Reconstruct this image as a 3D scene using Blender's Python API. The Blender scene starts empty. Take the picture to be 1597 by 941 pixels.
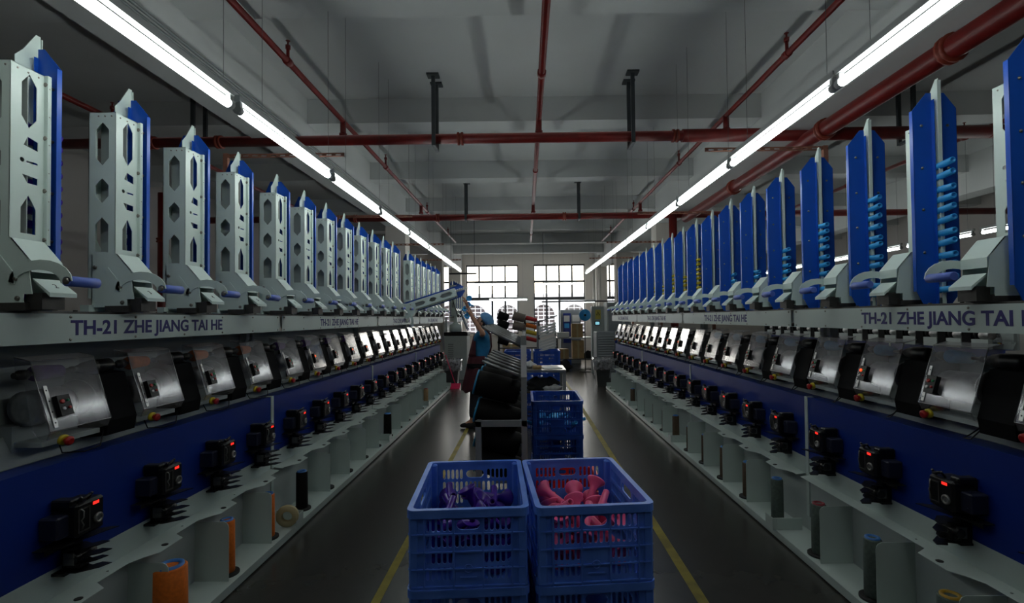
import bpy, math, random
from mathutils import Vector, Matrix
from mathutils.geometry import tessellate_polygon
random.seed(7)
C = bpy.context.scene.collection
PI = math.pi
# ---------------------------------------------------------------- materials
MAT = {}
def mat(name, col, rough=0.5, metal=0.0, noise=0.0, scale=6.0, emit=None, es=0.0, bump=0.0, col2=None, spec=0.5, rnoise=0.0):
    m = bpy.data.materials.new(name); m.use_nodes = True
    nt = m.node_tree; b = nt.nodes['Principled BSDF']
    b.inputs['Base Color'].default_value = (*col, 1); b.inputs['Roughness'].default_value = rough
    b.inputs['Metallic'].default_value = metal
    b.inputs['Specular IOR Level'].default_value = spec
    if emit:
        b.inputs['Emission Color'].default_value = (*emit, 1); b.inputs['Emission Strength'].default_value = es
    if noise > 0 or bump > 0 or rnoise > 0:
        tc = nt.nodes.new('ShaderNodeTexCoord'); n = nt.nodes.new('ShaderNodeTexNoise')
        n.inputs['Scale'].default_value = scale; n.inputs['Detail'].default_value = 5
        nt.links.new(tc.outputs['Object'], n.inputs['Vector'])
        if noise > 0:
            r = nt.nodes.new('ShaderNodeValToRGB')
            c2 = col2 or tuple(max(0, c * (1 - noise)) for c in col)
            r.color_ramp.elements[0].position = 0.35; r.color_ramp.elements[1].position = 0.65
            r.color_ramp.elements[0].color = (*c2, 1); r.color_ramp.elements[1].color = (*col, 1)
            nt.links.new(n.outputs['Fac'], r.inputs['Fac']); nt.links.new(r.outputs['Color'], b.inputs['Base Color'])
        if rnoise > 0:
            mr = nt.nodes.new('ShaderNodeMapRange'); mr.inputs['To Min'].default_value = rough; mr.inputs['To Max'].default_value = rough + rnoise
            nt.links.new(n.outputs['Fac'], mr.inputs['Value']); nt.links.new(mr.outputs['Result'], b.inputs['Roughness'])
        if bump > 0:
            bp = nt.nodes.new('ShaderNodeBump'); bp.inputs['Strength'].default_value = bump
            nt.links.new(n.outputs['Fac'], bp.inputs['Height']); nt.links.new(bp.outputs['Normal'], b.inputs['Normal'])
    MAT[name] = m
    return m
mat('white_paint', (.50, .58, .55), .34, noise=.07, scale=3)
mat('white_tower', (.72, .85, .80), .32, noise=.06, scale=4)
mat('grey_panel', (.42, .47, .46), .5, noise=.1, scale=2)
mat('blue_plate', (.012, .10, .56), .3, noise=.12, scale=5)
mat('fascia_blue', (.004, .025, .22), .38, noise=.15, scale=1.5)
mat('roller_blue', (.10, .17, .60), .4)
mat('black_plastic', (.008, .008, .009), .35, noise=.3, scale=20, spec=.35)
mat('black_housing', (.004, .004, .005), .7, noise=.3, scale=9, spec=.1)
mat('dark_steel', (.10, .095, .09), .45, .6, noise=.3, scale=15)
mat('steel', (.55, .55, .54), .28, .9, noise=.2, scale=12)
mat('brushed', (.50, .50, .50), .38, 1.0, noise=.25, scale=30)
mat('bolt', (.28, .27, .24), .35, .8)
mat('red_button', (.36, .01, .01), .3)
mat('red_lit', (.6, .03, .01), .3, emit=(1, .12, .03), es=1.3)
mat('green_button', (.01, .28, .09), .3)
mat('white_button', (.5, .5, .5), .3)
mat('yellow_collar', (.55, .42, .01), .4)
mat('led_red', (.2, 0, 0), .3, emit=(1, .03, .02), es=1.6)
mat('lettering', (.012, .008, .12), .5)
mat('numeral', (.03, .03, .04), .5)
mat('pipe_red', (.20, .014, .012), .38, noise=.25, scale=8)
mat('pipe_orange', (.28, .04, .02), .5, noise=.3, scale=9)
mat('rust_angle', (.34, .15, .10), .6, noise=.3, scale=14)
mat('hanger_dark', (.05, .06, .065), .55, noise=.3, scale=9)
mat('ceiling', (.62, .64, .635), .85, noise=.12, scale=.7)
mat('wall', (.50, .47, .45), .85, noise=.1, scale=.6)
mat('far_wall', (.70, .66, .61), .8, noise=.06, scale=.5)
mat('frame_dark', (.04, .045, .05), .5)
mat('tube_glow', (.9, .9, .9), .4, emit=(.93, 1.0, .97), es=17.0)
mat('batten', (.5, .52, .52), .4)
mat('conduit', (.25, .27, .27), .5, .4)
mat('yellow_line', (.34, .27, .02), .6, noise=.45, scale=7)
mat('yarn_orange', (.72, .16, .01), .75, noise=.2, scale=60, bump=.3)
mat('yarn_black', (.006, .005, .005), .7, spec=.15, noise=.3, scale=60, bump=.3)
mat('yarn_green', (.085, .115, .10), .8, noise=.25, scale=60, bump=.3)
mat('yarn_brown', (.10, .065, .04), .8, noise=.25, scale=60, bump=.3)
mat('yarn_tan', (.36, .22, .11), .8, noise=.2, scale=60, bump=.3)
mat('yarn_taupe', (.16, .125, .10), .6, noise=.2, scale=60, bump=.3)
mat('yarn_purple', (.10, .02, .22), .6, noise=.25, scale=60, bump=.3)
mat('yarn_blue', (.05, .22, .42), .6, noise=.25, scale=60, bump=.3)
mat('yarn_red', (.45, .02, .02), .7, noise=.2, scale=60, bump=.3)
mat('yarn_yellow', (.60, .42, .02), .7, noise=.2, scale=60, bump=.3)
mat('yarn_white', (.6, .6, .57), .7, noise=.1, scale=60, bump=.3)
mat('core_blue', (.05, .18, .50), .45)
mat('core_red', (.25, .02, .03), .45)
mat('core_yellow', (.40, .24, .02), .45)
mat('cyan_plastic', (.035, .38, .85), .3, spec=.6)
mat('yellow_plastic', (.62, .50, .02), .35)
mat('purple_plastic', (.065, .015, .30), .25, spec=.6)
mat('pink_plastic', (.92, .13, .30), .35)
mat('crate_blue', (.13, .30, .93), .33, noise=.30, scale=9, col2=(.09, .23, .80))
mat('crate_navy', (.012, .030, .20), .4, noise=.3, scale=9)
mat('crate_deep', (.025, .10, .52), .4, noise=.3, scale=9)
mat('red_plastic', (.62, .02, .015), .4)
mat('cream', (.60, .52, .36), .6)
mat('tape_roll', (.42, .36, .20), .5)
mat('rubber', (.010, .010, .010), .7)
mat('carton', (.42, .28, .13), .75, noise=.2, scale=7)
mat('sensor_navy', (.010, .012, .03), .45)
mat('dial_ring', (.22, .22, .21), .35, .6)
mat('dull_metal', (.10, .10, .095), .4, .5)
mat('pegs', (.30, .30, .30), .4, .7)
mat('steel_paint', (.24, .25, .25), .45)
mat('core_cyan', (.03, .25, .45), .4)
mat('bin_light', (.30, .33, .35), .5)
mat('paper', (.75, .75, .74), .7)
mat('bag_clear', (.45, .46, .45), .3)
mat('bin_grey', (.055, .06, .06), .55, noise=.2, scale=9)
mat('cooler_grey', (.20, .22, .24), .5)
mat('cloth_black', (.012, .012, .014), .85, noise=.5, scale=30, bump=.5)
mat('cloth_white', (.55, .56, .57), .8, noise=.2, scale=20, bump=.5)
mat('skin', (.50, .25, .16), .5, noise=.1, scale=20)
mat('shirt', (.02, .20, .42), .8, noise=.25, scale=14)
mat('apron', (.075, .010, .018), .8, noise=.3, scale=10)
mat('trousers', (.02, .02, .03), .85, noise=.3, scale=10)
mat('cap', (.12, .32, .62), .7, noise=.2, scale=20)
mat('hair', (.01, .008, .008), .6)
mat('screen', (.05, .25, .35), .3, emit=(.3, .7, .85), es=1.0)
mat('sign_yellow', (.6, .5, .1), .5)
mat('facade', (.75, .73, .72), .85, noise=.05, scale=.4)
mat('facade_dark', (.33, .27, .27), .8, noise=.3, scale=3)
mat('ground_out', (.45, .45, .43), .9, noise=.2, scale=1)
mat('pink_pan', (.75, .03, .12), .4)
mat('blue_fabric', (.01, .03, .16), .6)

def clear_mat(name, haze, tint):
    m = bpy.data.materials.new(name); m.use_nodes = True; nt = m.node_tree
    nt.nodes.clear()
    out = nt.nodes.new('ShaderNodeOutputMaterial')
    tr = nt.nodes.new('ShaderNodeBsdfTransparent'); tr.inputs[0].default_value = (*tint, 1)
    gl = nt.nodes.new('ShaderNodeBsdfGlossy'); gl.inputs['Roughness'].default_value = .12; gl.inputs[0].default_value = (.95, .95, .98, 1)
    df = nt.nodes.new('ShaderNodeBsdfDiffuse'); df.inputs[0].default_value = (.5, .5, .53, 1)
    lw = nt.nodes.new('ShaderNodeLayerWeight'); lw.inputs['Blend'].default_value = .5
    fr = nt.nodes.new('ShaderNodeMath'); fr.operation = 'POWER'; fr.inputs[1].default_value = 3.2; nt.links.new(lw.outputs['Facing'], fr.inputs[0])
    ad = nt.nodes.new('ShaderNodeMath'); ad.operation = 'MULTIPLY_ADD'; ad.inputs[1].default_value = .6; ad.inputs[2].default_value = .055
    m1 = nt.nodes.new('ShaderNodeMixShader'); m2 = nt.nodes.new('ShaderNodeMixShader')
    tc = nt.nodes.new('ShaderNodeTexCoord'); nz = nt.nodes.new('ShaderNodeTexNoise'); nz.inputs['Scale'].default_value = 14; nz.inputs['Detail'].default_value = 6
    mr = nt.nodes.new('ShaderNodeMapRange'); mr.inputs['From Min'].default_value = .35; mr.inputs['From Max'].default_value = .75
    mr.inputs['To Min'].default_value = haze * .5; mr.inputs['To Max'].default_value = haze * 1.8
    nt.links.new(tc.outputs['Object'], nz.inputs['Vector']); nt.links.new(nz.outputs['Fac'], mr.inputs['Value'])
    nt.links.new(mr.outputs['Result'], m1.inputs[0]); nt.links.new(tr.outputs[0], m1.inputs[1]); nt.links.new(df.outputs[0], m1.inputs[2])
    nt.links.new(fr.outputs[0], ad.inputs[0]); nt.links.new(ad.outputs[0], m2.inputs[0])
    nt.links.new(m1.outputs[0], m2.inputs[1]); nt.links.new(gl.outputs[0], m2.inputs[2])
    nt.links.new(m2.outputs[0], out.inputs[0]); MAT[name] = m
clear_mat('acrylic', .06, (.96, .96, .97))
clear_mat('glass', .02, (.97, .98, .99))
clear_mat('bag_film', .45, (.85, .85, .85))

# ---------------------------------------------------------------- mesh builder
class MB:
    def __init__(s): s.v = []; s.f = []; s.sm = []
    def add(s, vs, fs, smooth=False):
        o = len(s.v); s.v += [tuple(v) for v in vs]; s.f += [tuple(i + o for i in f) for f in fs]; s.sm += [smooth] * len(fs); return s
    def box(s, x0, x1, y0, y1, z0, z1):
        return s.add([(x0,y0,z0),(x1,y0,z0),(x1,y1,z0),(x0,y1,z0),(x0,y0,z1),(x1,y0,z1),(x1,y1,z1),(x0,y1,z1)],
                     [(0,3,2,1),(4,5,6,7),(0,1,5,4),(1,2,6,5),(2,3,7,6),(3,0,4,7)])
    def bbox(s, x0, x1, y0, y1, z0, z1, b=.004):
        """box with bevelled vertical and horizontal edges"""
        xs, ys, zs = (x0, x1), (y0, y1), (z0, z1); V = []; idx = {}
        for i in (0, 1):
            for j in (0, 1):
                for k in (0, 1):
                    sx, sy, sz = (1, -1)[i], (1, -1)[j], (1, -1)[k]
                    for a in range(3):
                        p = [xs[i], ys[j], zs[k]]
                        for q, sg in enumerate((sx, sy, sz)):
                            if q != a: p[q] += sg * b
                        idx[(i, j, k, a)] = len(V); V.append(p)
        F = []
        g = lambda i, j, k, a: idx[(i, j, k, a)]
        for i in (0, 1):
            q = [g(i,0,0,0), g(i,1,0,0), g(i,1,1,0), g(i,0,1,0)]; F.append(q if i else q[::-1])
            q = [g(0,i,0,1), g(1,i,0,1), g(1,i,1,1), g(0,i,1,1)]; F.append(q[::-1] if i else q)
            q = [g(0,0,i,2), g(1,0,i,2), g(1,1,i,2), g(0,1,i,2)]; F.append(q if i else q[::-1])
        for i in (0, 1):
            for j in (0, 1):
                F.append([g(i,j,0,0), g(i,j,1,0), g(i,j,1,1), g(i,j,0,1)])
                F.append([g(i,0,j,0), g(i,1,j,0), g(i,1,j,2), g(i,0,j,2)])
                F.append([g(0,i,j,1), g(1,i,j,1), g(1,i,j,2), g(0,i,j,2)])
        for i in (0, 1):
            for j in (0, 1):
                for k in (0, 1): F.append([g(i,j,k,0), g(i,j,k,1), g(i,j,k,2)])
        return s.add(V, F)
    def ring(s, c, ax, r, n, ref=None):
        ax = Vector(ax).normalized(); u = ax.orthogonal().normalized() if ref is None else (Vector(ref) - Vector(ref).dot(ax) * ax).normalized()
        w = ax.cross(u)
        return [Vector(c) + r * (math.cos(2*PI*i/n) * u + math.sin(2*PI*i/n) * w) for i in range(n)]
    def lathe(s, p, ax, prof, n=16, cap0=True, cap1=True, smooth=True):
        """prof: list of (distance along axis, radius)"""
        p = Vector(p); ax = Vector(ax).normalized(); V = []; F = []
        for d, r in prof: V += s.ring(p + ax * d, ax, max(r, 1e-5), n)
        for k in range(len(prof) - 1):
            for i in range(n):
                j = (i + 1) % n; F.append((k*n+i, k*n+j, (k+1)*n+j, (k+1)*n+i))
        s.add(V, F, smooth)
        o = len(s.v) - len(V)
        if cap0: s.f.append(tuple(o + i for i in range(n))[::-1]); s.sm.append(False)
        if cap1: s.f.append(tuple(o + (len(prof)-1)*n + i for i in range(n))); s.sm.append(False)
        return s
    def cyl(s, a, b, r, n=12, r2=None, smooth=True):
        a = Vector(a); b = Vector(b); return s.lathe(a, b - a, [(0, r), ((b - a).length, r if r2 is None else r2)], n, smooth=smooth)
    def tube(s, pts, r, n=8):
        pts = [Vector(p) for p in pts]; V = []; F = []; ref = None
        for i, p in enumerate(pts):
            d = (pts[min(i+1, len(pts)-1)] - pts[max(i-1, 0)]).normalized()
            if ref is None: ref = d.orthogonal()
            ref = (ref - ref.dot(d) * d).normalized()
            rr = r[i] if isinstance(r, (list, tuple)) else r
            V += s.ring(p, d, rr, n, ref)
        for k in range(len(pts) - 1):
            for i in range(n):
                j = (i + 1) % n; F.append((k*n+i, k*n+j, (k+1)*n+j, (k+1)*n+i))
        F.append(tuple(range(n))[::-1]); F.append(tuple((len(pts)-1)*n + i for i in range(n)))
        return s.add(V, F, True)
    def ball(s, c, rx, ry=None, rz=None, n=12, m=8):
        ry = rx if ry is None else ry; rz = rx if rz is None else rz; V = []; F = []
        V.append((c[0], c[1], c[2] - rz))
        for k in range(1, m):
            t = -PI/2 + PI * k / m
            for i in range(n): V.append((c[0] + rx*math.cos(t)*math.cos(2*PI*i/n), c[1] + ry*math.cos(t)*math.sin(2*PI*i/n), c[2] + rz*math.sin(t)))
        V.append((c[0], c[1], c[2] + rz))
        for i in range(n): F.append((0, 1 + (i+1) % n, 1 + i))
        for k in range(m - 2):
            for i in range(n):
                j = (i+1) % n; a = 1 + k*n; F.append((a+i, a+j, a+n+j, a+n+i))
        a = 1 + (m-2)*n
        for i in range(n): F.append((a+i, a+(i+1) % n, len(V)-1))
        return s.add(V, F, True)
    def plate(s, loops, org, ex, ey, t):
        """flat plate with holes: loops of 2D points; org, ex, ey frame; thickness t along ex x ey"""
        org = Vector(org); ex = Vector(ex); ey = Vector(ey); nz = ex.cross(ey).normalized()
        P = [[Vector((p[0], p[1], 0)) for p in l] for l in loops]
        tris = tessellate_polygon(P); flat = [p for l in P for p in l]; n = len(flat)
        w = [org + ex * p.x + ey * p.y for p in flat]
        V = w + [q + nz * t for q in w]; F = []
        for a, b, c in tris:
            ar = (flat[b]-flat[a]).cross(flat[c]-flat[a]).z
            if abs(ar) < 1e-12: continue
            if ar > 0: F.append((c, b, a)); F.append((a+n, b+n, c+n))
            else: F.append((a, b, c)); F.append((c+n, b+n, a+n))
        o = 0
        for l in P:
            m = len(l)
            area = sum(l[i].x*l[(i+1) % m].y - l[(i+1) % m].x*l[i].y for i in range(m))
            ccw = (area > 0) == (l is P[0])
            for i in range(m):
                a, b = o+i, o+(i+1) % m
                F.append((a, b, b+n, a+n) if ccw else (b, a, a+n, b+n))
            o += m
        return s.add(V, F)
    def xf(s, M):
        s.v = [tuple(M @ Vector(v)) for v in s.v]; return s
    def join(s, o): return s.add(o.v, o.f) if not o.f else s._j(o)
    def _j(s, o):
        k = len(s.v); s.v += o.v; s.f += [tuple(i+k for i in f) for f in o.f]; s.sm += o.sm; return s
    def mesh(s, name, m, off=(0,0,0)):
        me = bpy.data.meshes.new(name)
        me.from_pydata([(v[0]-off[0], v[1]-off[1], v[2]-off[2]) for v in s.v], [], s.f)
        me.polygons.foreach_set('use_smooth', s.sm); me.materials.append(MAT[m]); me.update(); return me
    def build(s, name, m, parent=None, off=(0,0,0)):
        o = bpy.data.objects.new(name, s.mesh(name, m, off)); C.objects.link(o)
        if parent: o.parent = parent
        return o
def B(*a): return MB().box(*a)
def hexa(cx, cz, w, h, tip):
    """elongated hexagon with pointed top and bottom"""
    return [(cx-w/2, cz-h/2+tip), (cx, cz-h/2), (cx+w/2, cz-h/2+tip), (cx+w/2, cz+h/2-tip), (cx, cz+h/2), (cx-w/2, cz+h/2-tip)]
def rect(x0, x1, z0, z1): return [(x0,z0),(x1,z0),(x1,z1),(x0,z1)]
def stad(cx, cz, w, h, n=4):
    """rounded slot"""
    r = min(w, h)/2; P = []
    if h >= w:
        for i in range(n+1): a = PI*i/n; P.append((cx + r*math.cos(a), cz + h/2 - r + r*math.sin(a)))
        for i in range(n+1): a = PI + PI*i/n; P.append((cx + r*math.cos(a), cz - h/2 + r + r*math.sin(a)))
    else:
        for i in range(n+1): a = -PI/2 + PI*i/n; P.append((cx + w/2 - r + r*math.cos(a), cz + r*math.sin(a)))
        for i in range(n+1): a = PI/2 + PI*i/n; P.append((cx - w/2 + r + r*math.cos(a), cz + r*math.sin(a)))
    return P
def circ(cx, cz, r, n=10): return [(cx + r*math.cos(2*PI*i/n), cz + r*math.sin(2*PI*i/n)) for i in range(n)]

def tag(o, label=None, cat=None, group=None, kind=None):
    if label: o['label'] = label
    if cat: o['category'] = cat
    if group: o['group'] = group
    if kind: o['kind'] = kind
    return o
def empty(name, loc, rz=0, rot=None):
    o = bpy.data.objects.new(name, None); C.objects.link(o); o.location = loc; o.empty_display_size = .05
    o.rotation_euler = rot if rot else (0, 0, rz); return o
KIDS = {}
def kids(o): return [c for c in bpy.data.objects if c.parent == o]
def copy_tree(o, parent=None, keep=None):
    c = o.copy(); C.objects.link(c); c.parent = parent
    if o not in KIDS: KIDS[o] = list(o.children)
    for ch in KIDS[o]: copy_tree(ch, c)
    return c
def struct(name, mb, m, parent=None):
    o = mb.build(name, m, parent); o['kind'] = 'structure'; return o
TXT = {}
def text_mesh(s, size, m, depth=.0008, bold=0.0):
    cu = bpy.data.curves.new('txt', 'FONT'); cu.body = s; cu.size = size; cu.extrude = depth; cu.offset = bold; cu.align_x = 'CENTER'; cu.align_y = 'CENTER'
    ob = bpy.data.objects.new('txt', cu); C.objects.link(ob)
    dg = bpy.context.evaluated_depsgraph_get()
    me = bpy.data.meshes.new_from_object(ob.evaluated_get(dg)); me.materials.clear(); me.materials.append(MAT[m])
    bpy.data.objects.remove(ob); bpy.data.curves.remove(cu); return me
ORD = ['first','second','third','fourth','fifth','sixth','seventh','eighth','ninth','tenth','eleventh','twelfth','thirteenth','fourteenth','fifteenth','sixteenth','seventeenth','eighteenth','nineteenth','twentieth']

# ---------------------------------------------------------------- camera  (f = 790 px on a 1597 px wide frame)
EYE = 1.55; F = 790.0; W_, H_ = 1597.0, 941.0
VPX, VPY, ROLL = 820.0, 496.5, .0105
yaw = math.radians(.5); pit = math.radians(1.2)
cam = bpy.data.cameras.new('camera'); cam.sensor_width = 36; cam.lens = F / W_ * 36
cam.clip_start = .05; cam.clip_end = 200
co = bpy.data.objects.new('camera', cam); C.objects.link(co)
co.location = (0, 0, EYE)
R = Matrix.Rotation(yaw, 4, 'Z') @ Matrix.Rotation(PI/2 + pit, 4, 'X') @ Matrix.Rotation(-ROLL, 4, 'Z')
co.rotation_euler = R.to_euler()
# where the depth direction falls without shift, then shift the frame to the measured point
d = R.to_3x3().inverted() @ Vector((0, 1, 0))
px = W_/2 + F * d.x / -d.z; py = H_/2 - F * d.y / -d.z
cam.shift_x = -(VPX - px) / W_; cam.shift_y = (VPY - py) / W_
bpy.context.scene.camera = co
def at(x, y, Y):
    """world point at depth Y seen at photo pixel x, y (small-roll approximation)"""
    dx, dy = x - VPX, y - VPY
    c, s_ = math.cos(ROLL), math.sin(ROLL)
    return Vector(((dx*c - dy*s_)/F*Y, Y, EYE - (dx*s_ + dy*c)/F*Y))
# ---------------------------------------------------------------- winding machines
# machine frame: x = along the machine to the viewer's right, y = distance from the aisle centre, z = up
S = 2.485
SIDE = {'left': dict(rz=PI/2, x0=.0, dx=0, J=[3.78 - S, 3.78, 3.78 + S, 3.78 + 2*S], sg=1),
        'right': dict(rz=-PI/2, x0=.035, dx=.035, J=[3.57 - S, 3.57, 3.57 + S, 3.57 + 2*S], sg=-1)}
def place(side, o, Y, yl, z):
    """put an object whose origin is at machine coordinates (0, yl, z) at depth Y"""
    sd = SIDE[side]; x = (yl + sd['dx']) * (-1 if side == 'left' else 1)
    o.location = (x, Y, z); o.rotation_euler = (0, 0, sd['rz'])
    return o
def make_section(side, div_off, corner):
    """origin: middle of the section, y 1.9, floor"""
    root = empty('winding_machine', (0,0,0)); off = (0, 1.9, 0); L = S/2; g = .012
    sg = SIDE[side]['sg']
    h = B(-L+g+.01, L-g-.01, 1.835, 1.838, 1.47, 1.587)
    h.box(-L+g+.01, L-g-.01, 1.838, 1.99, 1.583, 1.587).box(-L+g+.01, L-g-.01, 1.838, 1.86, 1.47, 1.473)
    h.box(-L, L, 1.85, 1.96, 1.50, 1.575)
    header = h.build('header_beam', 'white_paint', root, off)
    bl = MB()
    for k in range(8):
        x = -L + .05 + (2*L - .1) * k / 7
        for z in (1.483, 1.574): bl.lathe((x, 1.836, z), (0,-1,0), [(0,.006),(.003,.006),(.005,.003)], 8)
    bl.build('screw_row', 'bolt', header, off)
    t = bpy.data.objects.new('lettering', TEXTM); C.objects.link(t); t.parent = header
    t.location = (TX[side], 1.8345-1.9, 1.527); t.rotation_euler = (PI/2, 0, 0)
    tp = B(-L, L, 1.86, 2.06, 1.587, 1.597)
    for k in range(14): tp.lathe((-L+.1+k*(2*L-.2)/13, 1.88, 1.597), (0,0,1), [(0,.008),(.006,.008)], 8)
    tp.build('top_rail', 'dark_steel', root, off)
    # blue fascia with folded top ledge
    B(-L+.035, L-.005, 1.91, 1.914, .56, .98).box(-L+.035, L-.005, 1.914, 2.06, .976, .98).build('blue_fascia', 'fascia_blue', root, off)
    e = MB()
    e.box(-L, -L+.034, 1.905, 1.95, .54, .985).box(-L, -L+.034, 1.905, 1.93, .16, .54)
    e.build('end_plate', 'white_paint', root, off)
    # lower cabinet back, upper back panel
    B(-L, L, 1.915, 1.925, .06, .56).build('lower_back_panel', 'grey_panel', root, off)
    up = 1.46 if side == 'left' else 1.33
    u = B(-L, L, 2.12, 2.13, .98, up).box(-L, L, 2.06, 2.12, .976, .986)
    u.add([(-L,2.015,.985),(L,2.015,.985),(L,2.075,1.10),(-L,2.075,1.10),(-L,2.02,.98),(L,2.02,.98),(L,2.08,1.095),(-L,2.08,1.095)],
          [(0,1,2,3),(7,6,5,4),(0,4,5,1),(2,6,7,3)])
    u.build('upper_back_panel', 'grey_panel', root, off)
    # posts between header and lower frame
    for x in (-L+.02, L-.06):
        B(x, x+.04, 2.06, 2.11, .98, 1.59).build('upright', 'grey_panel', root, off)
    # guide shelf: upright flange under the fascia and a folded ledge with stepped front edge
    cs = [c for c in [(corner + .49*k) for k in range(-2, 8)]]
    pts = []
    for c in cs:      # step on the far side of every unit; d points towards the far end
        prof = [(-.30, 1.842), (-.235, 1.818), (-.175, 1.785), (-.01, 1.787), (.02, 1.842)]
        pts += [(c + sg*dx, y) for dx, y in prof]
    pts.sort()
    lo, hi = -L+.04, L-.01
    ins = [p for p in pts if lo < p[0] < hi]
    loop = [(lo, 1.842)] + ins + [(hi, 1.842), (hi, 1.912), (lo, 1.912)]
    holes = []; gr = MB()
    for c in cs:
        h1 = c - sg*.10; h2 = c + sg*.11
        if lo+.04 < h1 < hi-.04:
            holes.append(circ(h1, 1.818, .012, 10)); gr.lathe((h1, 1.818, .433), (0,0,1), [(-.004,.013),(.004,.018),(.006,.012)], 12)
        if lo+.04 < h2 < hi-.04: holes.append(circ(h2, 1.872, .006, 8))
    gs = MB().plate([loop] + holes, (0,0,.446), (1,0,0), (0,1,0), .0025)
    gs.v = [(v[0], v[1], v[2] - (1.912 - v[1]) * .12) for v in gs.v]
    gs.box(lo, hi, 1.909, 1.912, .446, .56)
    shelf = gs.build('guide_shelf', 'white_paint', root, off)
    gr.build('grommet_row', 'rubber', shelf, off)
    # tray with front lip
    t = B(-L, L, 1.69, 1.915, .055, .06).box(-L, L, 1.686, 1.69, .012, .06).box(-L, L, 1.70, 1.88, 0.0, .012)
    t.box(-L+.0, -L+.004, 1.70, 1.87, .06, .14).box(L-.004, L, 1.67, 1.87, .06, .14).box(L-.11, L, 1.668, 1.672, .06, .14)
    t.build('floor_tray', 'white_paint', root, off)
    for k in range(4):
        x = div_off + .49*k
        pl = [(1.716, .06), (1.912, .06), (1.912, .40), (1.745, .40), (1.728, .393), (1.719, .38), (1.716, .365)]
        MB().plate([pl], (x, 0, 0), (0,1,0), (0,0,1), .003).build('divider', 'white_paint', root, off)
    return root
TEXTM = text_mesh('TH-21 ZHE JIANG TAI HE', .084, 'lettering', .0006, .0022)
bb = [v.co.x for v in TEXTM.vertices]; tw = max(bb) - min(bb)
for v in TEXTM.vertices: v.co.x *= 1.02 / tw
TX = {'left': .0, 'right': .0}

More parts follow.
